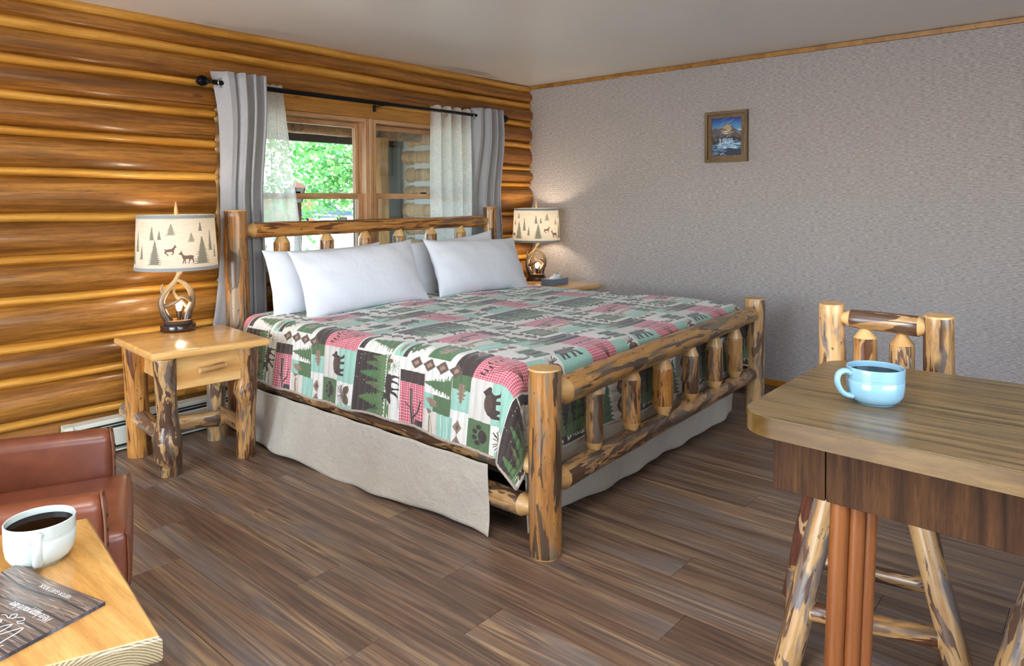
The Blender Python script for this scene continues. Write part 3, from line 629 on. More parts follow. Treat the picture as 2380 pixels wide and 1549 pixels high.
n = NT('patchwork_quilt'); tc = n.n('TexCoord'); it = n.n('TexImage'); it.image = QIMG; it.interpolation = 'Smart'
n.l(tc.outputs['UV'], it.inputs[0]); n.l(it.outputs[0], n.p.inputs['Base Color']); n.set(Roughness=.85, Sheen_Weight=.3)
mp = n.n('Mapping'); mp.inputs['Scale'].default_value = (7, 7, 7); n.l(tc.outputs['Object'], mp.inputs[0]); a = n.noise(mp.outputs[0], 3, 4, .6, .4); n.bump(a, .5, .01); QUILTM = n.m
HEMM = fabric('quilt_binding', rgb(198, 186, 168), rgb(150, 130, 112), big=60)
QX0, QX1, QY0, QY1, QZ = -2.985, -.845, -.31, -2.345, .702
def quilt():
    du, dv = .385, .395
    A = list(np.linspace(QX0-du, QX1+du, 210)); B = list(np.linspace(-QY0, -QY1+dv, 400)); V = []; UV = []; Nn = []
    r = .065
    for b in B:
        for a in A:
            hx = .010*math.sin(19*b+1)+.008*math.sin(7*b)
            ox = (QX0-a) if a < QX0 else ((a-QX1) if a > QX1 else 0); sx = -1 if a < QX0 else 1
            oy = max(0, b+QY1)
            x = min(max(a, QX0), QX1); y = -min(b, -QY1)
            if ox > 0: ox *= 1+hx*1.2
            d = math.hypot(ox, oy)
            dd = d; d = d if d < .38 or ox == 0 or oy == 0 else .38+(d-.38)*.45
            z = QZ+.008*math.sin(3.1*a+1.3)*math.sin(2.3*b)+.004*math.sin(9*a+4*b)-.012*max(0, (b-2.0))/.35
            ux = uy = 0
            if d > 1e-9:
                ux, uy = sx*ox/dd, -oy/dd
                al = min(d/r, PI/2); out = r*math.sin(al); dn = r*(1-math.cos(al))
                rest = max(0, d-r*PI/2)
                th = math.atan2(oy, ox)
                fl_ = .105*math.sin(2*th)*(1.25-th/(PI/2))*min(1, rest/.25)
                # side drop flares a little at the hem, waves along it
                out += rest*(.10 if oy == 0 else .03)+fl_*1.2+.010*math.sin(8.5*b+2)*min(1, rest*4)*(1 if ox > 0 else .3)+.006*math.sin(11*a)*min(1, rest*4)*(1 if oy > 0 and ox == 0 else 0)
                if oy > 0 and ox == 0: out = min(out, .085)
                dn += rest*(1-.0*fl_)
                x += ux*out; y += uy*out; z -= dn
            puff = .0055*abs(math.sin(PI*b/.045+.25*math.sin(5*a)))**.6
            if d > 1e-9:
                t = min(d/r, PI/2)/(PI/2); x += ux*puff*t; y += uy*puff*t; z += puff*(1-t)
            else: z += puff
            V.append((x, y, z)); au = a-(.10*min(1, ox/.25) if a < QX0 else 0)
            UV.append(((au+3.5)/.635, 1-(b+.015+.035*min(1, ox/.12)-.9)/1.05))
    na = len(A); Fc = []
    for j in range(len(B)-1):
        for i in range(na-1): Fc.append((j*na+i, (j+1)*na+i, (j+1)*na+i+1, j*na+i+1))
    return V, Fc, UV, na, len(B)
V, Fc, UV, na, nb = quilt()
QO = Vector((-1.9, -1.35, .7))
QT = thing('patchwork_quilt', 'woodland patchwork quilt with bears, moose, pines and red plaid spread over the bed', 'quilt', QO)
Fc = [tuple(reversed(f)) for f in Fc] if True else Fc
o = mesh('quilt_top', [Vector(v)-QO for v in V], Fc, [QUILTM], QT, True, uv=UV)
def strip_tube(idx, r=.006):
    pts = [Vector(V[i])-QO for i in idx]; VV, FF = sweep(pts[::3]+[pts[-1]], [r]*(len(pts[::3])+1), 8, 1); return VV, FF
hem = [strip_tube([j*na for j in range(nb)]), strip_tube([(nb-1)*na+i for i in range(na)]), strip_tube([j*na+na-1 for j in range(nb)])]
mesh('binding', *join(hem), HEMM, QT, True)

# ------------------------------------------------------------------ pillows
n = NT('white_cotton'); v = n.coords((1, 1, 1)); a = n.noise(v, 7, 3, .5, .4, n.w); n.set(Base_Color=rgb(226, 228, 236), Roughness=.85, Sheen_Weight=.2); n.bump(a, .5, .015); COTTON = n.m
def pillow(w, h, t, seed, label, loc, rx, ry=0, rz=0):
    R = random.Random(seed); N, Mv = 46, 30; V = []; Fc = []
    ph = [R.uniform(0, 6.28) for _ in range(8)]
    for side in (1, -1):
        for j in range(Mv+1):
            for i in range(N+1):
                x = -1+2*i/N; y = -1+2*j/Mv
                e = max(0, (1-abs(x)**2.6))**.62*max(0, (1-abs(y)**2.4))**.58
                px = x*w/2*(1-.05*(1-abs(y)**2)**1*abs(x)**3 * 1.0); py = y*h/2*(1-.07*(1-x*x)*abs(y)**3)
                cor = (abs(x)*abs(y))**6
                px += .012*cor*math.copysign(1, x); py += .015*cor*math.copysign(1, y)
                th = t/2*e*(1+.05*math.sin(3*x+ph[0])*math.cos(2*y+ph[1]))
                wr = .006*e**.3*(1-e)*math.sin(14*x+ph[2]+6*y)+.007*(abs(x)**3)*math.sin(12*y+ph[3])*e**.4
                V.append((px, side*(th+wr)+.012*math.sin(2*x+ph[4])*abs(y), py))
    n1 = (N+1)*(Mv+1)
    for s_ in range(2):
        for j in range(Mv):
            for i in range(N):
                q = (s_*n1+j*(N+1)+i, s_*n1+j*(N+1)+i+1, s_*n1+(j+1)*(N+1)+i+1, s_*n1+(j+1)*(N+1)+i)
                Fc.append(q if s_ == 1 else tuple(reversed(q)))
    o = mesh('pillow', V, Fc, COTTON, None, True)
    bm = bmesh.new(); bm.from_mesh(o.data); bmesh.ops.remove_doubles(bm, verts=bm.verts, dist=.0005); bm.to_mesh(o.data); bm.free()
    md = o.modifiers.new('sub', 'SUBSURF'); md.levels = 1; md.render_levels = 1
    o.location = loc; o.rotation_euler = (rx, ry, rz); tag(o, label, 'pillow', 'white pillows against the headboard'); return o
D = math.radians
pillow(.93, .43, .19, 1, 'white pillow standing in front on the left half of the bed', (-2.40, -.60, .892), D(-24), D(-1.5), D(-1))
pillow(.93, .42, .15, 2, 'white pillow behind the front left one, its left end sticking out', (-2.49, -.385, .876), D(-13), D(-.5), D(3))
pillow(.98, .43, .19, 3, 'white pillow standing in front on the right half of the bed', (-1.33, -.60, .888), D(-24), D(2), D(1))
pillow(.93, .42, .15, 4, 'white pillow with one pointed corner rising behind the front right one', (-1.38, -.385, .892), D(-13), D(-4), D(-2))

# ------------------------------------------------------------------ curtains
CUR = fabric('grey_linen_curtain', rgb(132, 131, 136), rgb(176, 175, 179))
n = NT('white_sheer'); v = n.coords((1, 1, 1)); tc = n.n('TexCoord')
f1 = n.noise(mapped(n, tc, (500, 500, 25)), 1, 2, .6); f2 = n.noise(mapped(n, tc, (30, 30, 500)), 1, 2, .6)
k = n.math('MULTIPLY', n.math('ADD', f1, f2), .5)
df = n.n('BsdfDiffuse'); df.inputs[0].default_value = rgb(240, 242, 242); tl = n.n('BsdfTranslucent'); tl.inputs[0].default_value = rgb(236, 242, 240); tr = n.n('BsdfTransparent')
m1 = n.n('MixShader'); m1.inputs[0].default_value = .55; n.l(df.outputs[0], m1.inputs[1]); n.l(tl.outputs[0], m1.inputs[2])
m2 = n.n('MixShader'); n.l(n.ramp(k, [(.40, (.66, .66, .66, 1)), (.60, (.96, .96, .96, 1))]), m2.inputs[0]); n.l(tr.outputs[0], m2.inputs[1]); n.l(m1.outputs[0], m2.inputs[2]); n.l(m2.outputs[0], n.out.inputs[0]); SHEER = n.m
def curtain(name, label, x0, x1, xb0, xb1, z0, z1, folds, amp, mat, seed, y=-.13, flat=0., nx=150, group=None, topw=.006):
    R = random.Random(seed); ph = [R.uniform(0, 6.28) for _ in range(12)]; nz = 40; V = []; Fc = []
    T = thing(name, label, 'curtain', ((x0+x1)/2, y, z0), 0, group)
    for j in range(nz+1):
        s = j/nz; z = z1+(z0-z1)*s
        for i in range(nx+1):
            t = i/nx; tt = t
            e = 0 if t < flat else (t-flat)/(1-flat)
            a = 2*PI*folds*e+ph[0]*.0
            am = amp*min(1, e*folds*2+.15 if flat else 1)
            xx = (x0+(x1-x0)*t)*(1-s)+(xb0+(xb1-xb0)*t)*s
            yy = am*math.sin(a)*(1+.25*math.sin(ph[1]+t*9)*s)+.012*s*math.sin(ph[2]+5*t+3*s)+.004*math.sin(30*t+8*s+ph[3])*s
            if flat: yy += .075*max(0, 1-t/(flat*.62))**.6*(1-.6*s)
            xx += amp*.32*math.sin(2*a+ph[4]*.1)*min(1, e*4)+.008*s*math.sin(4*s+ph[5]+6*t)
            zz = z + (topw*math.sin(a*2+1) if j == 0 else 0)
            if name == 'curtain' and seed == 3: xx += .075*math.sin(PI*min(1, s*1.25))**.8*(1-t)**2
            if mat is CUR: yy += .085*(lambda q: q*q*(3-2*q))(min(1, max(0, (s-.08)/.34)))
            V.append((xx-T.location.x, yy, zz-z0))
    for j in range(nz):
        for i in range(nx): Fc.append((j*(nx+1)+i, (j+1)*(nx+1)+i, (j+1)*(nx+1)+i+1, j*(nx+1)+i+1))
    o = mesh('panel', V, Fc, mat, T, True)
    if mat is CUR: md = o.modifiers.new('thick', 'SOLIDIFY'); md.thickness = .003
    return T
def ring(parent, loc, R_=.024, r=.0035, rz=0):
    V = []; Fc = []
    for i in range(28):
        a = 2*PI*i/28
        for k in range(8):
            b = 2*PI*k/8; rr = R_+r*math.cos(b); V.append((rr*math.cos(a), r*math.sin(b), rr*math.sin(a)))
    for i in range(28):
        for k in range(8): Fc.append((i*8+k, ((i+1) % 28)*8+k, ((i+1) % 28)*8+(k+1) % 8, i*8+(k+1) % 8))
    o = mesh('grommet', V, Fc, CHROME, parent, True); o.location = Vector(loc)-Vector(parent.location); o.rotation_euler = (0, 0, rz); return o
cg1 = curtain('curtain', 'grey linen curtain bunched left of the window, behind the near bed post', -3.125, -2.80, -3.115, -2.76, .24, 2.145, 3.2, .046, CUR, 3, y=-.176, flat=.34)
cs1 = curtain('sheer_curtain', 'white sheer curtain hanging inside the left grey curtain', -2.79, -2.64, -2.80, -2.50, .92, 2.118, 3.0, .022, SHEER, 5, y=-.085)
cs2 = curtain('sheer_curtain', 'white sheer curtain in front of the right window pane', -1.35, -.88, -1.36, -.86, .92, 2.125, 4.2, .028, SHEER, 8, y=-.10)
cg2 = curtain('curtain', 'grey linen curtain at the right end of the rod, beside the right lamp', -.895, -.60, -.93, -.44, .24, 2.140, 3.0, .042, CUR, 11, y=-.172, flat=.25)
ring(cg1, (-3.075, -.134, 2.083), .026, .004, .5); ring(cs2, (-1.22, -.13, 2.068)); ring(cg2, (-.885, -.125, 2.075), rz=.7)
ROD = thing('curtain_rod', 'black iron curtain rod with pine cone finial above the window', 'curtain rod', (-1.85, -.13, 2.083))
V, Fc, mi = prof_tube([0, 1.32], [.0155, .0155], 16); o = mesh('pole', V, Fc, BLACKM, ROD); orient(o, (-1.27, 0, 0), (.05, 0, 0)); autosmooth(o)
V, Fc, mi = prof_tube([0, 1.25], [.0125, .0125], 16); o = mesh('pole', V, Fc, BLACKM, ROD); orient(o, (.05, 0, 0), (1.30, 0, 0)); autosmooth(o)
def finial(sx):
    o = lathe('finial', [(.004, 0), (.010, .004), (.013, .012), (.008, .018), (.012, .024), (.009, .030)], BLACKM, ROD, 16); orient(o, (sx*1.275, 0, 0), (sx*1.4, 0, 0))
    V = []; Fc = []
    for i in range(9):
        z = .03+i*.0072; r = .030*math.sin(PI*(i+1.2)/10.5)**.7
        for k in range(9):
            a = 2*PI*(k+.5*(i % 2))/9; c = Vector((r*math.cos(a), r*math.sin(a), z)); n0 = len(V)
            u = Vector((math.cos(a), math.sin(a), .3)).normalized(); t = Vector((-math.sin(a), math.cos(a), 0))
            V += [c+t*.009-u*.006, c-t*.009-u*.006, c+u*.007+Vector((0, 0, .006)), c-u*.002-Vector((0, 0, .007))]
            Fc += [(n0, n0+1, n0+2), (n0+1, n0, n0+3), (n0, n0+2, n0+3), (n0+1, n0+3, n0+2)]
    core, fc = join([(V, Fc)]); p = mesh('cone_scale', core, fc, BLACKM, o, False); p['kind'] = 'stuff'
    V, Fc, _ = prof_tube([.03, .04, .06, .08, .095], [.012, .022, .027, .02, .004], 14); mesh('cone_core', V, Fc, BLACKM, o)
finial(-1); finial(1)
box('bracket', (.0, .095, -.05), (.012, .118, .0), BLACKM, ROD); box('bracket', (.002, -.01, -.018), (.010, .1, -.012), BLACKM, ROD); box('bracket', (-1.2, .0, -.02), (-1.188, .12, -.005), BLACKM, ROD)

# ------------------------------------------------------------------ baseboard heater
HT = thing('baseboard_heater', 'cream metal baseboard heater along the foot of the log wall', 'heater', (-2.6, -.05, 0))
def hx(nm, pts, x0, x1, m):
    V = [(x0, y, z) for y, z in pts]+[(x1, y, z) for y, z in pts]; k = len(pts); Fc = [tuple(range(k)), tuple(reversed(range(k, 2*k)))]+[(i, (i+1) % k, k+(i+1) % k, k+i) for i in range(k)]
    Fc = [tuple(reversed(f)) for f in Fc]; o = mesh(nm, [Vector(v)-HT.location for v in V], Fc, m, HT, False); return o
hx('top_cover', [(-.025, .198), (-.07, .190), (-.074, .180), (-.074, .168), (-.070, .168), (-.068, .182), (-.025, .190)], -3.89, -1.4, CREAM)
hx('front_panel', [(-.085, .045), (-.088, .135), (-.080, .142), (-.076, .135), (-.076, .045)], -3.89, -1.4, CREAM)
hx('fin_core', [(-.03, .03), (-.03, .175), (-.066, .165), (-.066, .03)], -3.87, -1.42, HDARK)
hx('louver', [(-.064, .150), (-.076, .158), (-.077, .156), (-.065, .148)], -3.85, -1.45, CREAM)
hx('back_plate', [(-.02, .01), (-.02, .197), (-.026, .197), (-.026, .01)], -3.89, -1.4, CREAM)
hx('foot_strip', [(-.03, .012), (-.08, .012), (-.08, .02), (-.03, .02)], -3.89, -1.42, CREAM)
hx('end_cap', [(-.022, .010), (-.022, .200), (-.072, .192), (-.090, .165), (-.090, .010)], -3.925, -3.885, CREAM)

# ------------------------------------------------------------------ nightstands
def slab(name, pts, z0, z1, mat, parent, bev=.012, seg=3, origin=None):
    org = Vector(origin) if origin else Vector((sum(p[0] for p in pts)/len(pts), sum(p[1] for p in pts)/len(pts), (z0+z1)/2))
    bm = bmesh.new(); vs = [bm.verts.new((p[0]-org.x, p[1]-org.y, z0-org.z)) for p in pts]; f = bm.faces.new(vs)
    r = bmesh.ops.extrude_face_region(bm, geom=[f]); bmesh.ops.translate(bm, verts=[g for g in r['geom'] if isinstance(g, bmesh.types.BMVert)], vec=(0, 0, z1-z0))
    bmesh.ops.recalc_face_normals(bm, faces=bm.faces)
    if bev: bmesh.ops.bevel(bm, geom=[e for e in bm.edges if abs(e.verts[0].co.z-e.verts[1].co.z) < 1e-6], offset=bev, segments=seg, affect='EDGES', profile=.5)
    o = bmobj(name, bm, mat, parent, ang=30); o.location = org; return o
def nightstand(label, loc):
    T = thing('nightstand', label, 'nightstand', loc)          # local x right, y towards the wall
    slab('tabletop', [(-.29, -.31), (.28, -.33), (.285, .275), (-.285, .285)], .622, .66, PINE, T, .013, 3)
    KB = [(.12, -2.2, .05, .028), (.17, -1.3, .04, .022), (.33, -2.0, .03, .016), (.22, -1.9, .05, .022), (.20, -2.9, .07, .020), (.21, -.7, .06, .018), (.12, -1.4, .05, .022), (.42, -1.2, .03, .012)]
    log('leg', (-.145, -.105, 0), (-.205, -.225, .625), .050, .052, [BARK4, CUT], T, seed=41, wob=.10, knots=KB, nseg=28)
    log('leg', (.235, -.125, 0), (.205, -.225, .625), .048, .056, [BARK1, CUT], T, seed=42, wob=.08, knots=[(.38, -1.8, .06, .022), (.40, -2.9, .04, .012)], nseg=28)
    log('leg', (-.165, .30, 0), (-.21, .215, .625), .058, .056, [BARK2, CUT], T, seed=43, wob=.05, nseg=24)
    log('leg', (.235, .27, 0), (.215, .20, .625), .05, .05, [BARK3, CUT], T, seed=44, wob=.06, nseg=24)
    log('stretcher', (-.185, .42, .235), (-.155, -.12, .185), .048, .045, [BARK3, CUT], T, e1='point', seed=45, wob=.08)
    log('stretcher', (.245, .30, .165), (.235, -.12, .155), .036, .036, [BARK3, CUT], T, e0='point', e1='point', seed=46, wob=.08)
    log('stretcher', (-.165, .12, .18), (.235, .10, .16), .040, .045, [BARK3, CUT], T, e0='point', e1='point', seed=47, wob=.14, bend=.02)
    bx_ = box('case', (-.17, -.215, .47), (.175, .22, .622), PINE, T, .002)
    d = box('drawer', (-.155, -.242, .452), (.165, -.216, .612), PINE, T, .003)
    log('handle', Vector((-.055, -.262, .535))-d.location, Vector((.075, -.262, .545))-d.location, .0165, .0165, [BARK1, CUT], d, seed=48, wob=.05)
    return T
NS1 = nightstand('pine nightstand on bark legs, left of the bed, with a drawer and log handle', (-3.465, -.52, 0)); NS1.rotation_euler.z = D(-4.5); NS1['group'] = 'nightstands either side of the bed'
NS2 = copy_tree(NS1); NS2.location = (-.435, -.56, 0); NS2.rotation_euler.z = D(2); NS2.scale = (1.04, 1, 1)
NS2['label'] = 'pine nightstand in the far corner beyond the bed, carrying the tissue box'

# ------------------------------------------------------------------ lamps
SH = Canvas(140, 30, 11, (202, 194, 180))
SH.dots(0, 0, 140, 30, 6000, (196, 182, 160), 2)
RR = random.Random(5)
for i in range(900):
    y = RR.uniform(0, 30); x = RR.uniform(0, 140); SH.rect(x, y, x+RR.uniform(1, 6), y+.10, (186, 172, 150))
for i in range(500):
    y = RR.uniform(0, 30); x = RR.uniform(0, 140); SH.rect(x, y, x+.10, y+RR.uniform(1, 5), (190, 178, 156))
GT = (120, 118, 108); GD = (108, 90, 84)
for b in (0, 46.7, 93.4):
    SH.tree(b+4.5, 13.5, 13, 8.2, GT, 3, 11); SH.shape(RUN, b+13.2, 18.5, 6.6, 6.2, GD); SH.shape(DEER, b+21.5, 22.4, 8.4, 7.2, GD)
    SH.tree(b+31, 11.5, 15, 10.2, GT, 6, 12); SH.tree(b+2.5, 6, 7.2, 3.6, GT, 8, 7); SH.tree(b+7, 8, 5, 2.8, GT, 9, 6); SH.tree(b+13.5, 4.4, 6.2, 5.6, (140, 136, 126), 10, 7)
    SH.tree(b+24.5, 9.4, 5, 4.6, (140, 136, 126), 11, 6); SH.tree(b+30.2, 3.6, 5, 2.8, GT, 12, 6); SH.tree(b+37.5, 8, 11.5, 4, GT, 13, 10); SH.tree(b+42, 16, 7.5, 3, GT, 14, 8)
SIM = SH.image('shade_print')
n = NT('lamp_shade_linen'); tc = n.n('TexCoord'); it = n.n('TexImage'); it.image = SIM; n.l(tc.outputs['UV'], it.inputs[0])
df = n.n('BsdfDiffuse'); tl = n.n('BsdfTranslucent'); n.l(it.outputs[0], df.inputs[0]); n.l(it.outputs[0], tl.inputs[0]); m1 = n.n('MixShader'); m1.inputs[0].default_value = .25
n.l(df.outputs[0], m1.inputs[1]); n.l(tl.outputs[0], m1.inputs[2]); n.l(m1.outputs[0], n.out.inputs[0]); SHADE = n.m
SHTRIM = fabric('shade_trim', rgb(128, 130, 132), rgb(150, 152, 152))
ANT = NT('antler'); v = ANT.coords((9, 9, 9)); a = ANT.noise(v, 2, 4, .6, .5, ANT.w)
tcg = ANT.n('TexCoord'); sp = ANT.n('SeparateXYZ'); ANT.l(tcg.outputs['Object'], sp.inputs[0])
zz = ANT.math('ADD', sp.outputs[2], ANT.math('MULTIPLY', a, .10))
cc = ANT.ramp(ANT.math('MULTIPLY', zz, 2.2), [(.28, rgb(58, 42, 32)), (.42, rgb(112, 86, 60)), (.75, rgb(176, 146, 104)), (.95, rgb(206, 182, 140))])
ANT.l(cc, ANT.p.inputs['Base Color']); ANT.set(Roughness=.35, Coat_Weight=.3); ANT.bump(a, .5, .006); ANT = ANT.m
WALN = wood('walnut_base', (rgb(40, 22, 18), rgb(58, 32, 24), rgb(74, 42, 30)), (2, 9, 9), .2, .5, .3, False)
SLICE = plain('bark_slice', rgb(60, 44, 34), .8); SLTOP = wood('slice_top', (rgb(176, 120, 66), rgb(204, 148, 88), rgb(220, 170, 110)), (14, 14, 14), .4, .1, .5, False)
n = NT('glowing_bulb'); e = n.n('Emission'); e.inputs[0].default_value = (1, .84, .60, 1); e.inputs[1].default_value = 26; n.l(e.outputs[0], n.out.inputs[0]); BULB = n.m
BRONZE = plain('bronze_socket', rgb(84, 62, 44), .35, .8)
def lamp(label, loc):
    T = thing('table_lamp', label, 'lamp', loc, 0, 'antler table lamps on the nightstands')
    lathe('base', [(.088, 0), (.091, .004), (.091, .030), (.087, .036)], WALN, T)
    V, Fc, mi = prof_tube([.036, .040, .054, .058], [.068, .071, .071, .069], 40, .05, 3, [0, 0, 0], 1); o = mesh('wood_slice', V, Fc, [SLICE, SLTOP], T, True, mi); autosmooth(o)
    # two intertwined antlers
    A = join([sweep([(-.045, -.01, .052), (-.072, -.012, .11), (-.080, -.01, .17), (-.052, -.006, .225), (-.012, 0, .27), (.008, .002, .32), (.004, .002, .372)], [.024, .021, .019, .017, .014, .012, .009], 12),
              sweep([(-.066, -.012, .135), (-.035, -.03, .148), (.002, -.045, .168), (.018, -.05, .180)], [.014, .012, .008, .002], 10),
              sweep([(-.070, -.010, .205), (-.082, -.015, .235), (-.072, -.018, .262)], [.012, .008, .002], 10),
              sweep([(-.004, 0, .292), (.018, -.006, .318), (.034, -.01, .338)], [.011, .008, .002], 10)])
    mesh('antler', *A, ANT, T, True)
    B = join([sweep([(.042, .012, .052), (.052, .014, .10), (.072, .01, .150), (.068, .006, .21), (.040, .002, .252), (.004, -.004, .278), (-.012, -.008, .270)], [.026, .023, .019, .017, .014, .009, .003], 12),
              sweep([(.070, .008, .155), (.050, -.02, .180), (.02, -.034, .192), (.004, -.036, .188)], [.013, .011, .007, .002], 10),
              sweep([(.052, .03, .12), (.01, .045, .165), (-.02, .05, .205), (-.008, .045, .235)], [.014, .013, .010, .003], 10)])
    mesh('antler', *B, ANT, T, True)
    lathe('socket', [(.010, .055), (.011, .075), (.014, .105), (.013, .108)], BRONZE, T, 20, loc=(.006, -.004, 0))
    lathe('night_bulb', [(.008, .107), (.012, .115), (.0165, .130), (.015, .145), (.008, .160), (.002, .168)], BULB, T, 20, loc=(.006, -.004, 0))
    lathe('stem', [(.006, .36), (.006, .62)], BRONZE, T, 12)
    r0, r1, z0, z1 = .212, .196, .345, .640; N = 96
    V = []; UV = []
    for j in range(9):
        t = j/8
        for i in range(N+1):
            a = 2*PI*i/N; r = r0+(r1-r0)*t; V.append((r*math.sin(a), -r*math.cos(a), z0+(z1-z0)*t)); UV.append((i/N, t))
    Fc = [(j*(N+1)+i, j*(N+1)+i+1, (j+1)*(N+1)+i+1, (j+1)*(N+1)+i) for j in range(8) for i in range(N)]
    sh = mesh('lamp_shade', V, Fc, SHADE, T, True, uv=UV)
    for zc, r in ((z0+.008, r0), (z1-.008, r1)):
        lathe('shade_trim', [(r-.0015, zc-.009), (r+.0018, zc-.009), (r+.0015, zc+.009), (r-.0018, zc+.009)], SHTRIM, sh, 96, closed=True)
    lathe('finial', [(.008, .63), (.011, .650), (.009, .68), (.004, .708), (.001, .716)], CUT, T, 12)
    for k in range(3):
        a = k*2*PI/3+.5; V, Fc = sweep([(0, 0, .625), (.1*math.cos(a), .1*math.sin(a), .625), (.194*math.cos(a), .194*math.sin(a), .628)], [.002]*3, 6, 2); mesh('spider_arm', V, Fc, BRONZE, T)
    V, Fc, _ = prof_tube([.43, .45, .48, .51, .53, .54], [.010, .02, .030, .028, .016, .004], 16); mesh('shade_bulb', V, Fc, BULB, T).location = (.0, 0, 0)
    l = light('lamp_light', 'POINT', (0, 0, .50), 8.5, (1, .84, .63)); l.parent = T; l.data.shadow_soft_size = .04
    l = light('lamp_light', 'POINT', (.006, -.004, .145), 1.3, (1, .78, .50)); l.parent = T; l.data.shadow_soft_size = .018
    return T
L1 = lamp('antler table lamp lit on the left nightstand, printed shade with pines and deer', (-3.412, -.262, .66)); L1.rotation_euler.z = D(-24)
L2 = copy_tree(L1); L2.location = (-.265, -.285, .66); L2.rotation_euler.z = D(-50); 
for c_ in L2.children:
    if c_.type == 'LIGHT' and c_.data.energy > 5: c_.data = c_.data.copy(); c_.data.energy = 19
L2['label'] = 'antler table lamp lit in the far corner on the right nightstand beside the tissues'

for L_, a_ in ((L1, -42), (L2, -8)):
    for c_ in L_.children:
        if c_.name.startswith('lamp_shade'): c_.rotation_euler.z = D(a_)
# tissue box
TB = thing('tissue_box', 'blue grey tissue box with a white tissue on the far nightstand', 'tissue box', (-.41, -.60, .66), D(2))
TBM = fabric('tissue_box_print', rgb(84, 98, 116), rgb(104, 118, 134), big=14)
box('carton', (-.115, -.06, 0), (.115, .06, .052), TBM, TB, .002)
V = []; Fc = []; N = 22
for j in range(7):
    for i in range(N):
        a = 2*PI*i/N; t = j/6; r = (.05*(1-t)+.03*t)*(1+.3*math.sin(3*a+2*t)*t); V.append((r*1.5*math.cos(a)+.03*t, r*.6*math.sin(a), .051+.030*t+.012*math.sin(2*a+1)*t))
for j in range(6):
    for i in range(N): Fc.append((j*N+i, j*N+(i+1) % N, (j+1)*N+(i+1) % N, (j+1)*N+i))
Fc.append(tuple(range(6*N, 7*N))); mesh('tissue', V, Fc, COTTON, TB)

# ------------------------------------------------------------------ framed picture
PC = Canvas(22, 28, 24, (40, 74, 140))
def band(fn, c, al=1.):
    xs = np.linspace(0, 22, 60); PC.poly([(x, fn(x)) for x in xs]+[(22, 28), (0, 28)], c, al)
for i in range(11): PC.rect(0, i*.8, 22, 28, (38+i*6, 70+i*9, 146+i*5))
for i in range(14):
    R_ = random.Random(i); x = R_.uniform(2, 20); y = R_.uniform(1, 7); L_ = R_.uniform(2, 6); PC.poly([(x, y), (x+L_, y-L_*.55), (x+L_*1.02, y-L_*.5), (x+.4, y+.3)], (150, 180, 214), .45)
PC.poly([(0, 8.5), (2.2, 7), (4.5, 8), (7, 7.6), (9, 6.4), (10.6, 5.2), (12.2, 4.9), (14, 6), (16.5, 8), (19.5, 10), (22, 10.8), (22, 16), (0, 16)], (96, 92, 96))
PC.poly([(7, 7.4), (9, 6.2), (10.6, 5.2), (12.2, 4.9), (13.6, 5.8), (15, 8.4), (13, 9.6), (10, 8.4)], (184, 156, 112)); PC.poly([(6, 9), (9, 8.6), (14, 9.8), (17, 10.6), (14, 12.4), (8, 11.6)], (150, 128, 94))
for i in range(26):
    R_ = random.Random(i+40); x = R_.uniform(0, 20); y = R_.uniform(8, 13.4); PC.poly([(x, y), (x+R_.uniform(1, 3.4), y+R_.uniform(.6, 1.4)), (x+1.4, y+1.3)], (206, 216, 232), .8)
band(lambda x: 13.4+.5*math.sin(x)+.3*math.sin(3*x), (74, 74, 72)); band(lambda x: 14.6+.4*math.sin(x*1.3+1), (46, 50, 60))
for i in range(60):
    R_ = random.Random(i+90); x = R_.uniform(0, 22); PC.ell(x, R_.uniform(13, 17.6), R_.uniform(.2, .8), .3, R_.choice([(140, 116, 84), (92, 86, 80), (54, 54, 60), (170, 150, 124)]))
for i in range(60):
    R_ = random.Random(i+200); x = 5.5+R_.uniform(0, 10); PC.line([(x, 15+R_.uniform(0, 1)), (x+R_.uniform(-.3, .5), 18.8)], .22, (140+R_.randint(0, 50), 186, 214))
band(lambda x: 19+.2*math.sin(2*x), (52, 70, 92))
for i in range(130):
    R_ = random.Random(i+400); x = R_.gauss(12, 4.6); y = R_.gauss(20.4, 1.3); PC.ell(x, y, R_.uniform(.8, 2.4), R_.uniform(.15, .45), R_.choice([(160, 196, 220), (196, 220, 236), (110, 150, 186)]))
band(lambda x: 23+.5*math.sin(x*.8), (46, 62, 84))
for i in range(60):
    R_ = random.Random(i+700); x = R_.uniform(0, 11); y = R_.uniform(22.6, 27.8); PC.ell(x, y, R_.uniform(.4, 1.8), .14, R_.choice([(120, 156, 190), (84, 112, 146), (170, 196, 214)]))
PIM = PC.image('mountain_picture')
n = NT('picture_print'); tc = n.n('TexCoord'); it = n.n('TexImage'); it.image = PIM; n.l(tc.outputs['UV'], it.inputs[0]); n.l(it.outputs[0], n.p.inputs['Base Color']); n.set(Roughness=.3); PICM = n.m
PF = thing('framed_picture', 'small framed picture of a snowy mountain and waterfall on the woven wall', 'picture', (-.002, -1.941, 1.848))
PFM = wood('rustic_frame_wood', (rgb(92, 72, 46), rgb(120, 98, 66), rgb(140, 118, 84)), (8, 8, 2), .6, 0, .6, True, .001, .1); PFMH = wood('rustic_frame_wood_across', (rgb(92, 72, 46), rgb(120, 98, 66), rgb(140, 118, 84)), (8, 2, 8), .6, 0, .6, True, .001, .1)
PFM2 = wood('rustic_frame_liner', (rgb(104, 78, 52), rgb(128, 98, 66), rgb(146, 114, 78)), (8, 6, 6), .6, 0, .6, False)
hw, hh_ = .168, .193
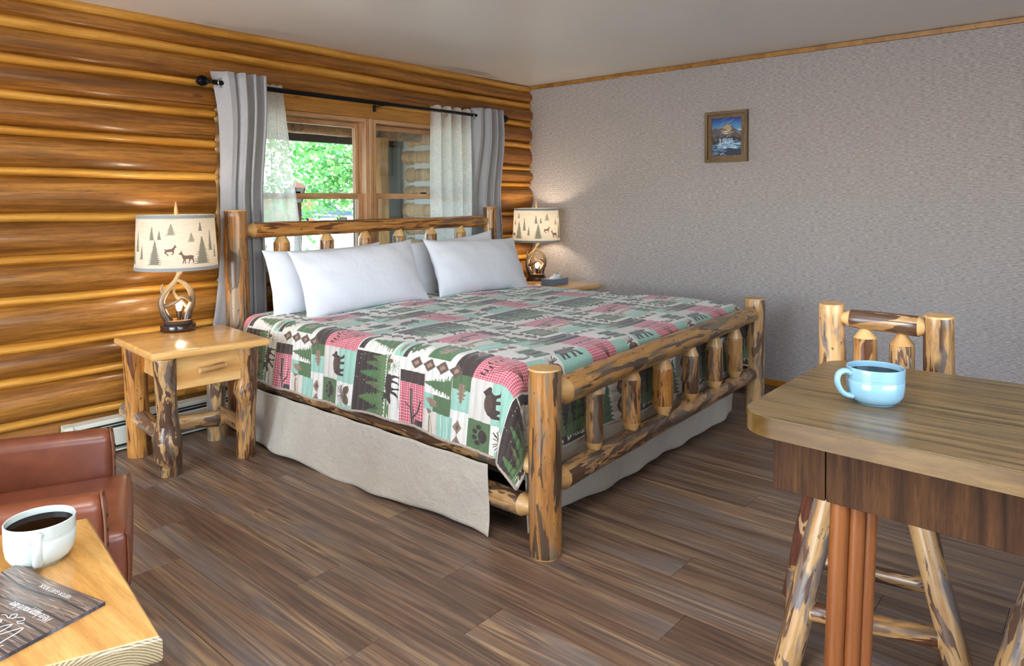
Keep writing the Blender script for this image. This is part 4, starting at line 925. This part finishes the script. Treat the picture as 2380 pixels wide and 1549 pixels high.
def fr_piece(nm, w0, h0, wd, dep, mat, vertical, sgn, par=PF):
    # mitred moulding piece, in the wall plane (y, z), facing -x
    if vertical: P = [(sgn*w0, -h0), (sgn*w0, h0), (sgn*(w0-wd), h0-wd), (sgn*(w0-wd), -(h0-wd))]
    else: P = [(-w0, sgn*h0), (w0, sgn*h0), (w0-wd, sgn*(h0-wd)), (-(w0-wd), sgn*(h0-wd))]
    bm = bmesh.new(); a = [bm.verts.new((0, y, z)) for y, z in P]; b = [bm.verts.new((-dep, y, z)) for y, z in P]
    bm.faces.new(a); bm.faces.new(b); [bm.faces.new((a[i], a[(i+1) % 4], b[(i+1) % 4], b[i])) for i in range(4)]; bmesh.ops.recalc_face_normals(bm, faces=bm.faces)
    return bmobj(nm, bm, mat, par, ang=20)
for sg in (-1, 1):
    fr_piece('frame_side', hw, hh_, .022, .034, PFM, True, sg); fr_piece('frame_side', hw, hh_, .022, .034, PFMH, False, sg)
    fr_piece('frame_liner', hw-.022, hh_-.022, .028, .016, PFM2, True, sg); fr_piece('frame_liner', hw-.022, hh_-.022, .028, .016, PFM2, False, sg)
a, b = hw-.05, hh_-.05
mesh('print', [(-.010, a, -b), (-.010, -a, -b), (-.010, -a, b), (-.010, a, b)], [(0, 1, 2, 3)], PICM, PF, False, uv=[(0, 0), (1, 0), (1, 1), (0, 1)])
fr_piece('backing', a+.001, b+.001, .02, .008, PFM2, True, 1)

# ------------------------------------------------------------------ tall laminate table
LAMT = NT('laminate_top'); v = LAMT.coords((60, 2.2, 60)); a = LAMT.noise(v, 1.2, 6, .68, .5, LAMT.w); a2 = LAMT.noise(mapped(LAMT, LAMT.n('TexCoord'), (6, .5, 6)), 1, 3, .5, .3)
c = LAMT.ramp(a, [(.36, rgb(68, 52, 32)), (.46, rgb(100, 80, 48)), (.55, rgb(122, 98, 62)), (.66, rgb(132, 108, 70))]); c = LAMT.mix(LAMT.ramp(a2, [(.45, (0, 0, 0, 1)), (.7, (.4, .4, .4, 1))]), c, rgb(112, 94, 70))
LAMT.l(c, LAMT.p.inputs['Base Color']); LAMT.set(Roughness=.33); LAMT = LAMT.m
LAME = wood('laminate_edge', (rgb(82, 58, 24), rgb(110, 82, 38), rgb(126, 96, 50)), (16, 1.4, 16), .3, .2, .7, False, .0003, .05)
LAMA = wood('walnut_apron', (rgb(48, 28, 14), rgb(74, 46, 24), rgb(96, 62, 32)), (22, 22, 1.4), .65, 0, 1.0, False, .0003, .12)
LAMA.node_tree.nodes['Principled BSDF'].inputs['Specular IOR Level'].default_value = .18
LEGW = wood('stained_table_leg', (rgb(96, 52, 22), rgb(128, 72, 32), rgb(146, 88, 44)), (10, 10, .9), .35, .2, .4, False, .0004, .08)
TBL = thing('dining_table', 'tall wood grain laminate table with rounded corners and a deep dark apron', 'table', (-3.31, -4.6, 0))
def rounded(x0, y0, x1, y1, r, n_=10, cr=(1, 1, 1, 1)):
    P = []
    for (cx, cy, a0, on) in ((x1-r, y1-r, 0, cr[0]), (x0+r, y1-r, 90, cr[1]), (x0+r, y0+r, 180, cr[2]), (x1-r, y0+r, 270, cr[3])):
        for k in range(n_+1): a = math.radians(a0+90*k/n_); P.append((cx+r*math.cos(a), cy+r*math.sin(a)))
    return P
def tl_(pts): return [(x+3.31, y+4.6) for x, y in pts]
P = rounded(-3.655, -5.7, -2.965, -3.578, .085)
# the long sides run a few degrees off the wall
P = [(x-.045*(-y-3.6)*(1 if x < -3.3 else .5), y) for x, y in P]
slab('tabletop', tl_(P), .856, .8985, LAME, TBL, .0)
slab('top_laminate', tl_([(-3.31+(x+3.31)*.9985, -4.6+(y+4.6)*.9995) for x, y in P]), .8985, .9, LAMT, TBL, .0008, 1)
def shx(x, y): return x-.045*(-y-3.6)
def panel(nm, x0, y0, x1, y1, z0, z1, th=.018):
    slab(nm, tl_([(shx(x0, y0), y0), (shx(x1, y1), y1), (shx(x1, y1)+th, y1), (shx(x0, y0)+th, y0)]), z0, z1, LAMA, TBL, .0008, 1)
panel('apron_panel', -3.607, -3.648, -3.607, -3.7585, .733, .856); panel('apron_panel', -3.607, -3.7615, -3.607, -5.6, .733, .856)
slab('apron_panel', tl_([(-3.588, -3.648), (-3.02, -3.648), (-3.02, -3.666), (-3.588, -3.666)]), .733, .856, LAMA, TBL, .0008, 1)
slab('apron_panel', tl_([(-3.02, -3.648), (-3.06, -5.6), (-3.04, -5.6), (-3.002, -3.648)]), .733, .856, LAMA, TBL, .0008, 1)
def tleg(x, y, sx=0, sy=0):
    for k, (dy, r) in enumerate(((0, .0185), (-.031, .0155), (-.054, .012))):
        V, Fc, _ = prof_tube([0, .02, .8, .856], [r*.98, r, r, r], 20, .0, k); o = mesh('leg_post', [(a_*1.0, b_*1.05, c_) for a_, b_, c_ in V], Fc, LEGW, TBL); autosmooth(o)
        orient(o, (x+.012*k+3.31+sx, y+dy+4.6+sy, 0), (x+.012*k+3.31, y+dy+4.6, .856))
tleg(-3.590, -3.787, -.012, .022); tleg(-3.62, -5.45); tleg(-3.06, -4.40); tleg(-3.08, -5.45)

# ------------------------------------------------------------------ mugs
MUGW = plain('glazed_stoneware_pale', rgb(196, 202, 194), .14, 0, .5); MUGB = plain('glazed_stoneware_blue', rgb(132, 172, 192), .14, 0, .5)
COF = plain('black_coffee', rgb(20, 9, 5), .1, 0, 0, .12); COF.node_tree.nodes['Principled BSDF'].inputs['IOR'].default_value = 1.2
def mug(label, loc, hdir, mat):
    T = thing('coffee_mug', label, 'mug', loc, 0, 'mugs of black coffee')
    pr = [(.040, .0), (.042, .003), (.045, .004), (.0535, .011), (.0590, .022), (.0608, .036), (.0612, .0535), (.0604, .0545), (.0604, .0555), (.0612, .0565), (.0604, .0575), (.0604, .0585), (.0613, .0595), (.0617, .078), (.0615, .082), (.0600, .0835), (.0585, .082), (.0578, .070), (.057, .036), (.053, .018), (.036, .008)]
    lathe('body', pr, mat, T, 64)
    a = math.atan2(hdir[1], hdir[0]); c, s_ = math.cos(a), math.sin(a)
    pts = [(.0585, .069), (.074, .076), (.089, .070), (.093, .053), (.086, .034), (.074, .022), (.056, .017)]
    V, Fc = sweep([(r*c, r*s_, z) for r, z in pts], [.0075, .0065, .006, .006, .006, .0065, .0075], 12, 6)
    V = [Vector(q) for q in V]; t = Vector((-s_, c, 0)); V = [q+t*(q.dot(t))*.45 for q in V]; mesh('handle', V, Fc, mat, T)
    lathe('coffee', [(.0, .060), (.0574, .0702), (.0574, .0708), (.0, .0708)], COF, T, 48)
    return T
mug('pale blue mug of black coffee on the tall laminate table', (-3.382, -3.798, .9), (-.66, .62), MUGB)
mug('off white mug of black coffee on the pine side table', (-4.722, -2.601, .66), (-.32, -.95), MUGW)

# ------------------------------------------------------------------ log stools
def stool(label, loc, rz=0):
    T = thing('log_bar_stool', label, 'bar stool', loc, rz, 'peeled log bar stools')
    def L_(p): return Vector(p)-Vector((-2.88, -3.66, 0))
    A0, A1 = L_((-2.715, -3.385, 0)), L_((-2.855, -3.535, .60))
    B0, B1 = L_((-3.10, -3.50, 0)), L_((-2.985, -3.600, .60))
    C0, C1 = L_((-3.025, -3.955, 0)), L_((-2.925, -3.775, .60))
    D0, D1 = L_((-2.715, -3.86, 0)), L_((-2.80, -3.755, .60))
    log('leg', A0, A1, .034, .036, [BARKF, CUT], T, seed=61, wob=.12, nseg=24)
    log('leg', B0, B1, .037, .034, [BARK3, CUT], T, seed=62, wob=.05)
    log('leg', C0, C1, .034, .034, [BARK3, CUT], T, seed=63, wob=.04)
    log('leg', D0, D1, .034, .034, [BARK1, CUT], T, seed=64, wob=.05)
    def on(a, b, z): t = z/.6; return a+(b-a)*t
    log('rung', on(A0, A1, .17), on(D0, D1, .20), .024, .025, [BARK4, CUT], T, e0='point', e1='point', seed=65)
    log('rung', on(B0, B1, .17), on(C0, C1, .19), .026, .027, [BARK1, CUT], T, e0='point', e1='point', seed=66)
    log('rung', on(A0, A1, .12)+Vector((0.02, .01, 0)), on(B0, B1, .10), .030, .028, [BARK3, CUT], T, e1='point', seed=67)
    log('rung', on(D0, D1, .27), on(C0, C1, .25), .025, .026, [BARK1, CUT], T, e0='point', e1='point', seed=68)
    slab('seat', rounded(-.19, -.18, .17, .18, .05), .60, .64, PINE, T, .008, 2)
    log('back_post', L_((-2.70, -3.51, .62)), L_((-2.72, -3.505, 1.028)), .043, .040, [BARK3, CUT], T, seed=71, wob=.06, nseg=24)
    log('back_post', L_((-2.70, -3.815, .62)), L_((-2.725, -3.812, 1.02)), .040, .040, [BARK4, CUT], T, seed=72, wob=.06, nseg=24)
    log('top_rail', L_((-2.72, -3.53, .985)), L_((-2.722, -3.80, .980)), .030, .033, [BARK4, CUT], T, e0='point', e1='point', seed=73, nseg=24)
    log('spindle', L_((-2.71, -3.61, .64)), L_((-2.72, -3.608, .968)), .034, .034, [BARK1, CUT], T, e1='point', seed=74, ten=.35, nseg=24)
    log('spindle', L_((-2.71, -3.715, .64)), L_((-2.72, -3.713, .962)), .037, .036, [BARK3, CUT], T, e1='point', seed=75, ten=.35, nseg=24)
    return T
stool('peeled log bar stool with spindle back, drawn up behind the mug on the table', (-2.88, -3.66, 0))
st2 = stool('second peeled log bar stool, one leg showing at the lower right corner', (-2.974, -4.228, 0), D(-25))

# ------------------------------------------------------------------ pine side table with guest book
STB = thing('side_table', 'thick pine side table in the near left corner, rounded edges', 'side table', (-4.9, -2.66, 0))
def so(p): return (p[0]+4.9, p[1]+2.66)
slab('tabletop', [so(p) for p in ((-4.672, -3.042), (-4.588, -2.462), (-5.12, -2.275), (-5.21, -2.835))][::-1], .612, .66, PINEY, STB, .011, 4)
sto = STB.children[0]; RING = NT('pine_end_grain'); tcr = RING.n('TexCoord'); mr = RING.n('Mapping'); mr.inputs['Location'].default_value = (-.16, 0, .075); mr.inputs['Scale'].default_value = (1, .05, 1); RING.l(tcr.outputs['Object'], mr.inputs[0])
wr = RING.n('TexWave', wave_type='RINGS', rings_direction='Y'); wr.inputs['Scale'].default_value = 72; wr.inputs['Distortion'].default_value = 1.5; wr.inputs['Detail Scale'].default_value = 2; RING.l(mr.outputs[0], wr.inputs[0])
RING.l(RING.ramp(wr.outputs['Fac'], [(.1, rgb(118, 100, 72)), (.5, rgb(160, 140, 104)), (.9, rgb(176, 156, 120))]), RING.p.inputs['Base Color']); RING.set(Roughness=.25, Coat_Weight=.4)
sto.data.materials.append(RING.m)
for p_ in sto.data.polygons:
    if p_.normal.y < -.55 and abs(p_.normal.z) < .75: p_.material_index = 1
for i, (x, y) in enumerate(((-4.76, -2.96), (-4.69, -2.55), (-5.05, -2.42), (-5.12, -2.82))):
    log('leg', (x+4.9, y+2.66, 0), (x+4.9, y+2.66, .613), .045, .042, [BARK1, CUT], STB, seed=81+i)
BK = Canvas(26, 20, 30, (104, 88, 78))
RR = random.Random(11)
for i in range(520):
    y = RR.uniform(0, 20); x = RR.uniform(-4, 26); L_ = RR.uniform(2, 12); c = RR.choice([(150, 128, 110), (122, 104, 92), (74, 70, 70), (60, 60, 64), (176, 152, 132), (92, 72, 62)]); h = RR.uniform(.05, .3)
    am = .5*math.sin(y*.6); BK.poly([(x, y+am*.2), (x+L_*.5, y-h*.4+am), (x+L_, y+am*.3), (x+L_*.5, y+h+am)], c, .6)
for yb in (3.3, 6.8, 9.2, 12.6, 16.2): BK.poly([(0, yb), (8, yb+.5), (18, yb-.3), (26, yb+.3), (26, yb+.75), (18, yb+.1), (8, yb+1), (0, yb+.5)], (48, 50, 54), .85)
BIM = BK.image('guest_book_cover')
n = NT('book_cover'); tc = n.n('TexCoord'); it = n.n('TexImage'); it.image = BIM; n.l(tc.outputs['UV'], it.inputs[0]); n.l(it.outputs[0], n.p.inputs['Base Color']); n.set(Roughness=.32, Coat_Weight=.25); BKM = n.m
P0 = Vector((-4.70, -2.876)); ax_ = Vector((-.064, .25)).normalized(); rzb = math.atan2(ax_.y, ax_.x)
GB = thing('guest_book', 'thin guest book with a weathered board cover and white lettering on the side table', 'book', (P0.x, P0.y, .66), rzb)
BW, BH, BT = .258, .195, .0062
def curl(x, y): return .0003+.011*max(0, (x-.13)/.128)**2*max(0, 1-y/.16)
V = []; UV = []; Fc = []; NX, NY = 26, 20
for top in (1, 0):
    for j in range(NY+1):
        for i in range(NX+1): x = BW*i/NX; y = BH*j/NY; V.append((x, y, curl(x, y)+(BT if top else 0))); UV.append((i/NX, j/NY))
n1 = (NX+1)*(NY+1); mi = []
for j in range(NY):
    for i in range(NX): a = j*(NX+1)+i; Fc.append((a, a+1, a+NX+2, a+NX+1)); mi.append(0); Fc.append((n1+a, n1+a+NX+1, n1+a+NX+2, n1+a+1)); mi.append(1)
for i in range(NX): Fc.append((i+1, i, n1+i, n1+i+1)); mi.append(1); a = NY*(NX+1)+i; Fc.append((a, a+1, n1+a+1, n1+a)); mi.append(1)
for j in range(NY): a = j*(NX+1); Fc.append((a, a+NX+1, n1+a+NX+1, n1+a)); mi.append(1); a = j*(NX+1)+NX; Fc.append((a+NX+1, a, n1+a, n1+a+NX+1)); mi.append(1)
PAGE = wood('page_edges', (rgb(34, 34, 44), rgb(64, 62, 76), rgb(140, 138, 150)), (30, 30, 1), .6, 0, .5, False, .0001)
mesh('cover', V, Fc, [BKM, PAGE], GB, False, mi, uv=UV)
WHT = plain('white_ink', rgb(232, 228, 220), .5)
def lettering(txt, x, y, size, shear, space, wx=1.):
    cu = bpy.data.curves.new('t', 'FONT'); cu.body = txt; cu.size = size; cu.shear = shear; cu.space_character = space; cu.resolution_u = 3
    o = bpy.data.objects.new('t', cu); COL.objects.link(o); bpy.context.view_layer.update()
    me = bpy.data.meshes.new_from_object(o); bpy.data.objects.remove(o); bpy.data.curves.remove(cu)
    V = [(x+v.co.x*wx, y+v.co.y) for v in me.vertices]; F_ = [tuple(p.vertices) for p in me.polygons]
    m = mesh('lettering', [(a, b, curl(a, b)+BT+.0004) for a, b in V], F_, WHT, GB, False); bpy.data.meshes.remove(me); return m
lettering('VISITOR GUEST BOOK', .068, .015, .0125, .0, 1.0, .72); lettering("We're happy you're here", .028, .070, .022, .45, .85, .62)
def stroke(pts, wd):
    V = []; Fc = []; Q_ = []
    P = [Vector((a, b, 0)) for a, b in pts]; n_ = len(P)
    for i in range(n_-1):
        a = P[max(i-1, 0)]; b = P[i]; c = P[i+1]; d = P[min(i+2, n_-1)]
        for k in range(6):
            t = k/6; Q_.append(.5*((2*b)+(c-a)*t+(2*a-5*b+4*c-d)*t*t+(3*b-a-3*c+d)*t**3))
    Q_.append(P[-1])
    for i, q in enumerate(Q_):
        t = (Q_[min(i+1, len(Q_)-1)]-Q_[max(i-1, 0)]).normalized(); nn = Vector((-t.y, t.x, 0))*wd*(.7+.4*abs(t.y))
        for sg in (1, -1): p = q+nn*sg; V.append((p.x, p.y, curl(p.x, p.y)+BT+.0004))
    for i in range(len(Q_)-1): Fc.append((2*i, 2*i+1, 2*i+3, 2*i+2))
    return V, Fc
def word(strokes, wd): mesh('lettering', *join([stroke(s_, wd) for s_ in strokes]), WHT, GB, False)
W_ = [[(.028, .150), (.034, .158), (.040, .145), (.044, .118), (.050, .110), (.060, .128), (.070, .152)], [(.070, .152), (.072, .125), (.076, .112), (.086, .125), (.098, .150), (.104, .160)]]
E_ = lambda x, y, s_: [(x, y+s_*.45), (x+s_*.5, y+s_*.7), (x+s_*.45, y+s_), (x+s_*.1, y+s_*.7), (x+s_*.15, y+s_*.1), (x+s_*.6, y), (x+s_*.95, y+s_*.4)]
word(W_+[E_(.098, .113, .022), [(.119, .122), (.134, .152), (.130, .160), (.124, .130), (.130, .113), (.139, .122)], [(.152, .132), (.142, .130), (.141, .116), (.152, .114), (.160, .122)],
     [(.168, .132), (.160, .126), (.163, .114), (.172, .116), (.173, .130), (.168, .132), (.181, .128)], [(.181, .128), (.184, .114), (.189, .132), (.193, .116), (.198, .132), (.202, .115), (.208, .120)], E_(.206, .114, .018)], .0012)
word([[(.062, .100), (.068, .106), (.076, .103), (.070, .097), (.078, .092), (.088, .096), (.094, .103)], [(.100, .104), (.093, .099), (.099, .091), (.106, .096), (.100, .104), (.114, .101), (.122, .104)]], .0009)

# ------------------------------------------------------------------ leather armchair
LEA = NT('brown_leather'); v = LEA.coords((1, 1, 1)); a = LEA.noise(v, 7, 4, .6, .4); a2 = LEA.noise(v, 220, 3, .6, .3)
LEA.l(LEA.ramp(a, [(.3, rgb(104, 52, 32)), (.6, rgb(128, 68, 42)), (.8, rgb(142, 80, 52))]), LEA.p.inputs['Base Color']); LEA.set(Roughness=.36, Coat_Weight=.1); LEA.bump(a2, .12, .0012); LEA = LEA.m
STI = plain('leather_piping', rgb(118, 70, 46), .5); NAIL = plain('brass_nail', rgb(92, 84, 66), .35, .9); DWOOD = plain('dark_wood_foot', rgb(48, 30, 20), .4)
AC = thing('leather_armchair', 'brown leather armchair with padded arms and nailheads beside the pine side table', 'armchair', (-4.662, -1.810, 0), D(-21.5))
def cushion(name, lo, hi, bev, par=AC, mat=LEA, sub=1):
    o = box(name, lo, hi, mat, par, bev, 4); autosmooth(o, 60); md = o.modifiers.new('s', 'SUBSURF'); md.levels = md.render_levels = sub; return o
# local x forward, y to the far side
cushion('seat', (-.28, -.245, .285), (.385, .245, .475), .035)
V, Fc = sweep([(.374, -.236, .31), (.376, -.238, .38), (.374, -.234, .452), (.372, -.2, .464), (.372, .2, .464), (.374, .234, .452), (.376, .238, .38), (.374, .236, .31)], [.0035]*8, 8, 3); mesh('piping', V, Fc, STI, AC)
for sg in (1, -1):
    y = .30*sg
    bm = bmesh.new(); bmesh.ops.create_cube(bm, size=1)
    for vv in bm.verts: vv.co = Vector((vv.co.x*.66+.0, vv.co.y*.085+y, vv.co.z*.44+.405))
    for vv in bm.verts:
        if vv.co.z > .5 and vv.co.x > 0: vv.co.z -= .015
    bmesh.ops.bevel(bm, geom=bm.edges[:], offset=.035, segments=4, affect='EDGES', profile=.5)
    a = bmobj('armrest', bm, LEA, AC, ang=60)
    V, Fc = sweep([(.322, y-.042, .22), (.328, y-.043, .5), (.322, y-.035, .595), (.318, y, .607), (.322, y+.035, .595), (.328, y+.043, .5), (.322, y+.042, .22)], [.0035]*7, 8, 4); mesh('piping', V, Fc, STI, a)
    for k in range(9):
        o = lathe('nailhead', [(.0065, 0), (.0055, .002), (.003, .0035), (.0005, .004)], NAIL, a, 12); o.location = (.331, y-.035 if True else 0, .56-.038*k); o.rotation_euler = (0, PI/2, 0)
bm = bmesh.new(); bmesh.ops.create_cube(bm, size=1)
for vv in bm.verts: vv.co = Vector((vv.co.x*.13-.37-(vv.co.z*.10), vv.co.y*.60, vv.co.z*.62+.52))
bmesh.ops.bevel(bm, geom=bm.edges[:], offset=.04, segments=4, affect='EDGES', profile=.5); bmobj('backrest', bm, LEA, AC, ang=60)
cushion('seat_rail', (-.30, -.26, .16), (.30, .26, .285), .02)
for x in (-.27, .25):
    for y in (-.28, .28): V, Fc, _ = prof_tube([0, .01, .17, .19], [.016, .018, .026, .027], 14); o = mesh('foot', V, Fc, DWOOD, AC); o.location = (x, y, 0)

# ------------------------------------------------------------------ outside the window
GRAV = NT('gravel_ground'); v = GRAV.coords((1, 1, 1), rand=False); a = GRAV.noise(v, 3, 6, .7, 0); GRAV.l(GRAV.ramp(a, [(.3, rgb(150, 140, 128)), (.7, rgb(196, 186, 172))]), GRAV.p.inputs['Base Color']); GRAV.set(Roughness=.9); GRAV = GRAV.m
gd = struct(box('ground', (-40, .3, -.5), (90, 110, -.4), GRAV, bev=0))
OLOG = wood('weathered_log', (rgb(170, 130, 82), rgb(216, 176, 120), rgb(236, 202, 150)), (6, .7, 8), .7, 0, .8, True, .003, .2); CHINK = plain('chinking_mortar', rgb(214, 222, 220), .9); FASC = plain('dark_fascia', rgb(54, 52, 50), .8)
PORCHW = wood('porch_log', (rgb(164, 122, 70), rgb(214, 170, 108), rgb(232, 194, 134)), (7, 7, .8), .6, 0, .8, True, .003, .1)
PORCHX = wood('porch_log_across', (rgb(120, 86, 48), rgb(172, 130, 80), rgb(198, 156, 102)), (.8, 7, 7), .6, 0, .8, True, .003, .1)
dk = struct(box('porch_deck', (-5, .2, -.4), (3, 2.45, -.05), wood('deck_boards', (rgb(110, 92, 74), rgb(134, 114, 92), rgb(150, 130, 106)), (1, 9, 9), .8, 0, .5, False), bev=0))
PR = thing('porch_roof', 'log porch beam and dark fascia over the window outside', 'porch roof', (-1, 2.3, 2.2))
o = log('porch_beam', (-4.5, -.12, -.045), (3.2, -.12, -.045), .085, .085, [PORCHX, CUT], PR, seed=91)
box('fascia', (-4.5, .20, -.175), (3.3, .24, -.02), FASC, PR, 0); 
for i in range(9): box('rafter', (-4.0+i*.8, -2.0, .02), (-3.93+i*.8, .2, .10), FASC, PR, 0)
box('roof_deck', (-4.6, -2.15, .10), (3.3, .35, .14), FASC, PR, 0)
tag(log('porch_post', (-.10, 2.12, -.05), (-.10, 2.12, 2.08), .115, .11, [PORCHW, CUT], seed=92, wob=.05), 'thick log porch post just outside the right window pane', 'post')
WW = thing('cabin_wing', 'log cabin wing with pale chinking seen through the right window', 'cabin', (.62, 1.3, -.1))
for i in range(12):
    z = -.02+i*.213
    log('wall_log', (0, -.95, z+.1), (0, 1.12+rnd.uniform(-.04, .05), z+.1), .098, .096, [OLOG, CUT], WW, seed=100+i, nseg=14)
    box('chinking', (-.075, -.95, z+.175), (.0, .95, z+.238), CHINK, WW, 0)
box('corner_board', (-.72, 1.25, -.3), (.05, 1.30, 2.6), plain('porch_end_boards', rgb(74, 60, 50), .8), WW, 0)
box('reflection_panel', (-.42, 1.20, -.3), (-.08, 1.249, 2.15), plain('blue_grey_reflection', rgb(104, 122, 126), .6), WW, .004)  # blue-grey panel standing in for a reflection in the window glass
box('infill_core', (-.03, -.95, -.3), (.03, 1.22, 2.6), CHINK, WW, 0)
# lantern on a post
LT = thing('lantern_post', 'brown lantern on a thin post standing in front of the tree', 'lamp post', (-.585, 3.0, -.4))
BRW = plain('brown_painted_wood', rgb(96, 60, 44), .6); FROST = plain('frosted_panel', rgb(206, 214, 220), .4)
box('post', (-.032, -.032, 0), (.032, .032, 1.76), BRW, LT, .003)
for sx in (-1, 1):
    for sy in (-1, 1): log('lantern_rib', (sx*.035, sy*.035, 1.76), (sx*.062, sy*.062, 1.93), .007, .007, [BRW, BRW], LT, nseg=6)
bm = bmesh.new(); bmesh.ops.create_cone(bm, segments=4, radius1=.045, radius2=.082, depth=.16, cap_ends=True); bmesh.ops.rotate(bm, verts=bm.verts, matrix=Matrix.Rotation(PI/4, 3, 'Z')); o = bmobj('lantern_glass', bm, FROST, LT); o.location = (0, 0, 1.845)
bm = bmesh.new(); bmesh.ops.create_cone(bm, segments=4, radius1=.12, radius2=.01, depth=.07, cap_ends=True); bmesh.ops.rotate(bm, verts=bm.verts, matrix=Matrix.Rotation(PI/4, 3, 'Z')); o = bmobj('lantern_cap', bm, BRW, LT); o.location = (0, 0, 1.965)
# tree
TR = thing('aspen_tree', 'leafy green tree standing beyond the porch', 'tree', (1.95, 5.1, -.4))
TRK = wood('pale_bark', (rgb(150, 144, 132), rgb(186, 182, 170), rgb(206, 202, 192)), (6, 6, 2), .8, 0, .6, False)
parts = [sweep([(0, 0, 0), (.05, .02, 1.2), (-.05, .05, 2.4), (.0, .0, 4.2)], [.09, .075, .055, .02], 10, 5)]
R_ = random.Random(17); tips = []
for i in range(34):
    z = R_.uniform(1.45, 3.8); a = R_.uniform(0, 2*PI); L_ = R_.uniform(.8, 1.9)*(1 if z < 2.8 else .7); dz = R_.uniform(-.1, .6)
    e1 = Vector((math.cos(a)*L_*.5, math.sin(a)*L_*.5, z+dz*.6)); e2 = Vector((math.cos(a+.2)*L_, math.sin(a+.2)*L_, z+dz))
    parts.append(sweep([(0, 0, z), e1, e2], [.022, .014, .005], 6, 3)); tips.append((e1, e2))
mesh('trunk', *join(parts), TRK, TR)
LFM = NT('leaf_green'); v = LFM.coords((1, 1, 1), rand=False); a = LFM.noise(v, 5, 3, .6, 0)
cl = LFM.ramp(a, [(.35, rgb(58, 138, 66)), (.5, rgb(104, 180, 92)), (.66, rgb(168, 216, 130))]); df = LFM.n('BsdfDiffuse'); tl = LFM.n('BsdfTranslucent'); LFM.l(cl, df.inputs[0]); LFM.l(cl, tl.inputs[0])
gl = LFM.n('BsdfGlossy'); gl.inputs['Roughness'].default_value = .35; m1 = LFM.n('MixShader'); m1.inputs[0].default_value = .4; LFM.l(df.outputs[0], m1.inputs[1]); LFM.l(tl.outputs[0], m1.inputs[2])
m2 = LFM.n('MixShader'); m2.inputs[0].default_value = .06; LFM.l(m1.outputs[0], m2.inputs[1]); LFM.l(gl.outputs[0], m2.inputs[2]); LFM.l(m2.outputs[0], LFM.out.inputs[0]); LFM = LFM.m
def foliage(name, centers, N, parent, seed, sg=.24, size=(.03, .055)):
    R = np.random.RandomState(seed); C = np.array(centers)[R.randint(0, len(centers), N)]+R.normal(0, sg, (N, 3))
    u = R.normal(size=(N, 3)); u /= np.linalg.norm(u, axis=1)[:, None]; w_ = R.normal(size=(N, 3)); v_ = np.cross(u, w_); v_ /= np.linalg.norm(v_, axis=1)[:, None]
    s_ = R.uniform(size[0], size[1], N)[:, None]
    V = np.stack([C-u*s_, C-v_*s_*.75+u*s_*.1, C+u*s_, C+v_*s_*.75+u*s_*.1], 1).reshape(-1, 3)
    Fc = [(4*i, 4*i+1, 4*i+2, 4*i+3) for i in range(N)]
    o = mesh(name, V, Fc, LFM, parent, False); o['kind'] = 'stuff'; return o
cen = []
for e1, e2 in tips:
    for t in (0, .35, .7, 1, 1.1): cen.append(tuple(e1+(e2-e1)*t))
foliage('foliage', cen, 15000, TR, 1)
BS = thing('garden_bush', 'small leafy bush low behind the porch', 'bush', (-.1, 3.7, -.4))
parts = [sweep([(0, 0, 0), (.2*math.cos(a), .2*math.sin(a), .4), (.35*math.cos(a), .3*math.sin(a), .9)], [.01, .007, .003], 6, 3) for a in (0, 1.1, 2.3, 3.5, 4.6, 5.5)]
mesh('stems', *join(parts), TRK, BS); foliage('foliage', [(.3*math.cos(a), .3*math.sin(a), z) for a in (0, 1.1, 2.3, 3.5, 4.6, 5.5) for z in (.4, .6, .8, .95)], 900, BS, 4, .12, (.02, .04))
# parked vehicle
CR = thing('parked_pickup', 'dark blue pickup truck parked far off beyond the tree', 'vehicle', (27.4, 43.7, -.4), D(-38))
CBL = plain('blue_car_paint', rgb(40, 58, 92), .3, .2, .6); TIRE = plain('tyre', rgb(26, 26, 28), .8); CGL = plain('car_window', rgb(60, 74, 86), .1); REDL = plain('tail_light', rgb(190, 40, 36), .3)
body = [(-2.4, .45), (-2.4, 1.0), (-.5, 1.02), (-.2, 1.62), (.9, 1.64), (1.3, 1.08), (2.3, .98), (2.45, .5)]
V = [(x, y, z) for y in (-.9, .9) for x, z in body]; k = len(body)
mesh('body', V, [tuple(range(k)), tuple(reversed(range(k, 2*k)))]+[(i, k+i, k+(i+1) % k, (i+1) % k) for i in range(k)], CBL, CR, False)
for sy in (-.905, .905): mesh('side_window', [(-.38, sy, 1.08), (-.12, sy, 1.54), (.84, sy, 1.55), (1.12, sy, 1.1)], [(0, 1, 2, 3)], CGL, CR, False)
for x in (-1.5, 1.5):
    for y in (-.85, .85): o = lathe('wheel', [(.2, -.1), (.36, -.1), (.38, -.06), (.38, .06), (.36, .1), (.2, .1)], TIRE, CR, 24); o.rotation_euler = (PI/2, 0, 0); o.location = (x, y, .38)
for y in (-.7, .7): box('tail_light', (-2.43, y-.1, .75), (-2.39, y+.1, .95), REDL, CR, .01)
# far cabin
FCB = thing('far_cabin', 'low cabin with a pale metal roof far beyond the tree', 'cabin', (27.5, 58, -.4), D(-30))
box('walls', (-7, -4, 0), (7, 4, 2.6), plain('far_cabin_wall', rgb(150, 96, 72), .8), FCB, 0)
mesh('roof', [(-7.8, -4.8, 2.4), (7.8, -4.8, 2.4), (7.8, 4.8, 2.4), (-7.8, 4.8, 2.4), (-7.8, 0, 4.4), (7.8, 0, 4.4)], [(0, 1, 5, 4), (2, 3, 4, 5), (0, 4, 3), (1, 2, 5), (0, 3, 2, 1)], plain('pale_metal_roof', rgb(200, 206, 214), .4), FCB, False)
for x in (-4, 0, 4): box('window', (x-.6, -4.05, 1.0), (x+.6, -3.98, 2.0), CGL, FCB, 0)
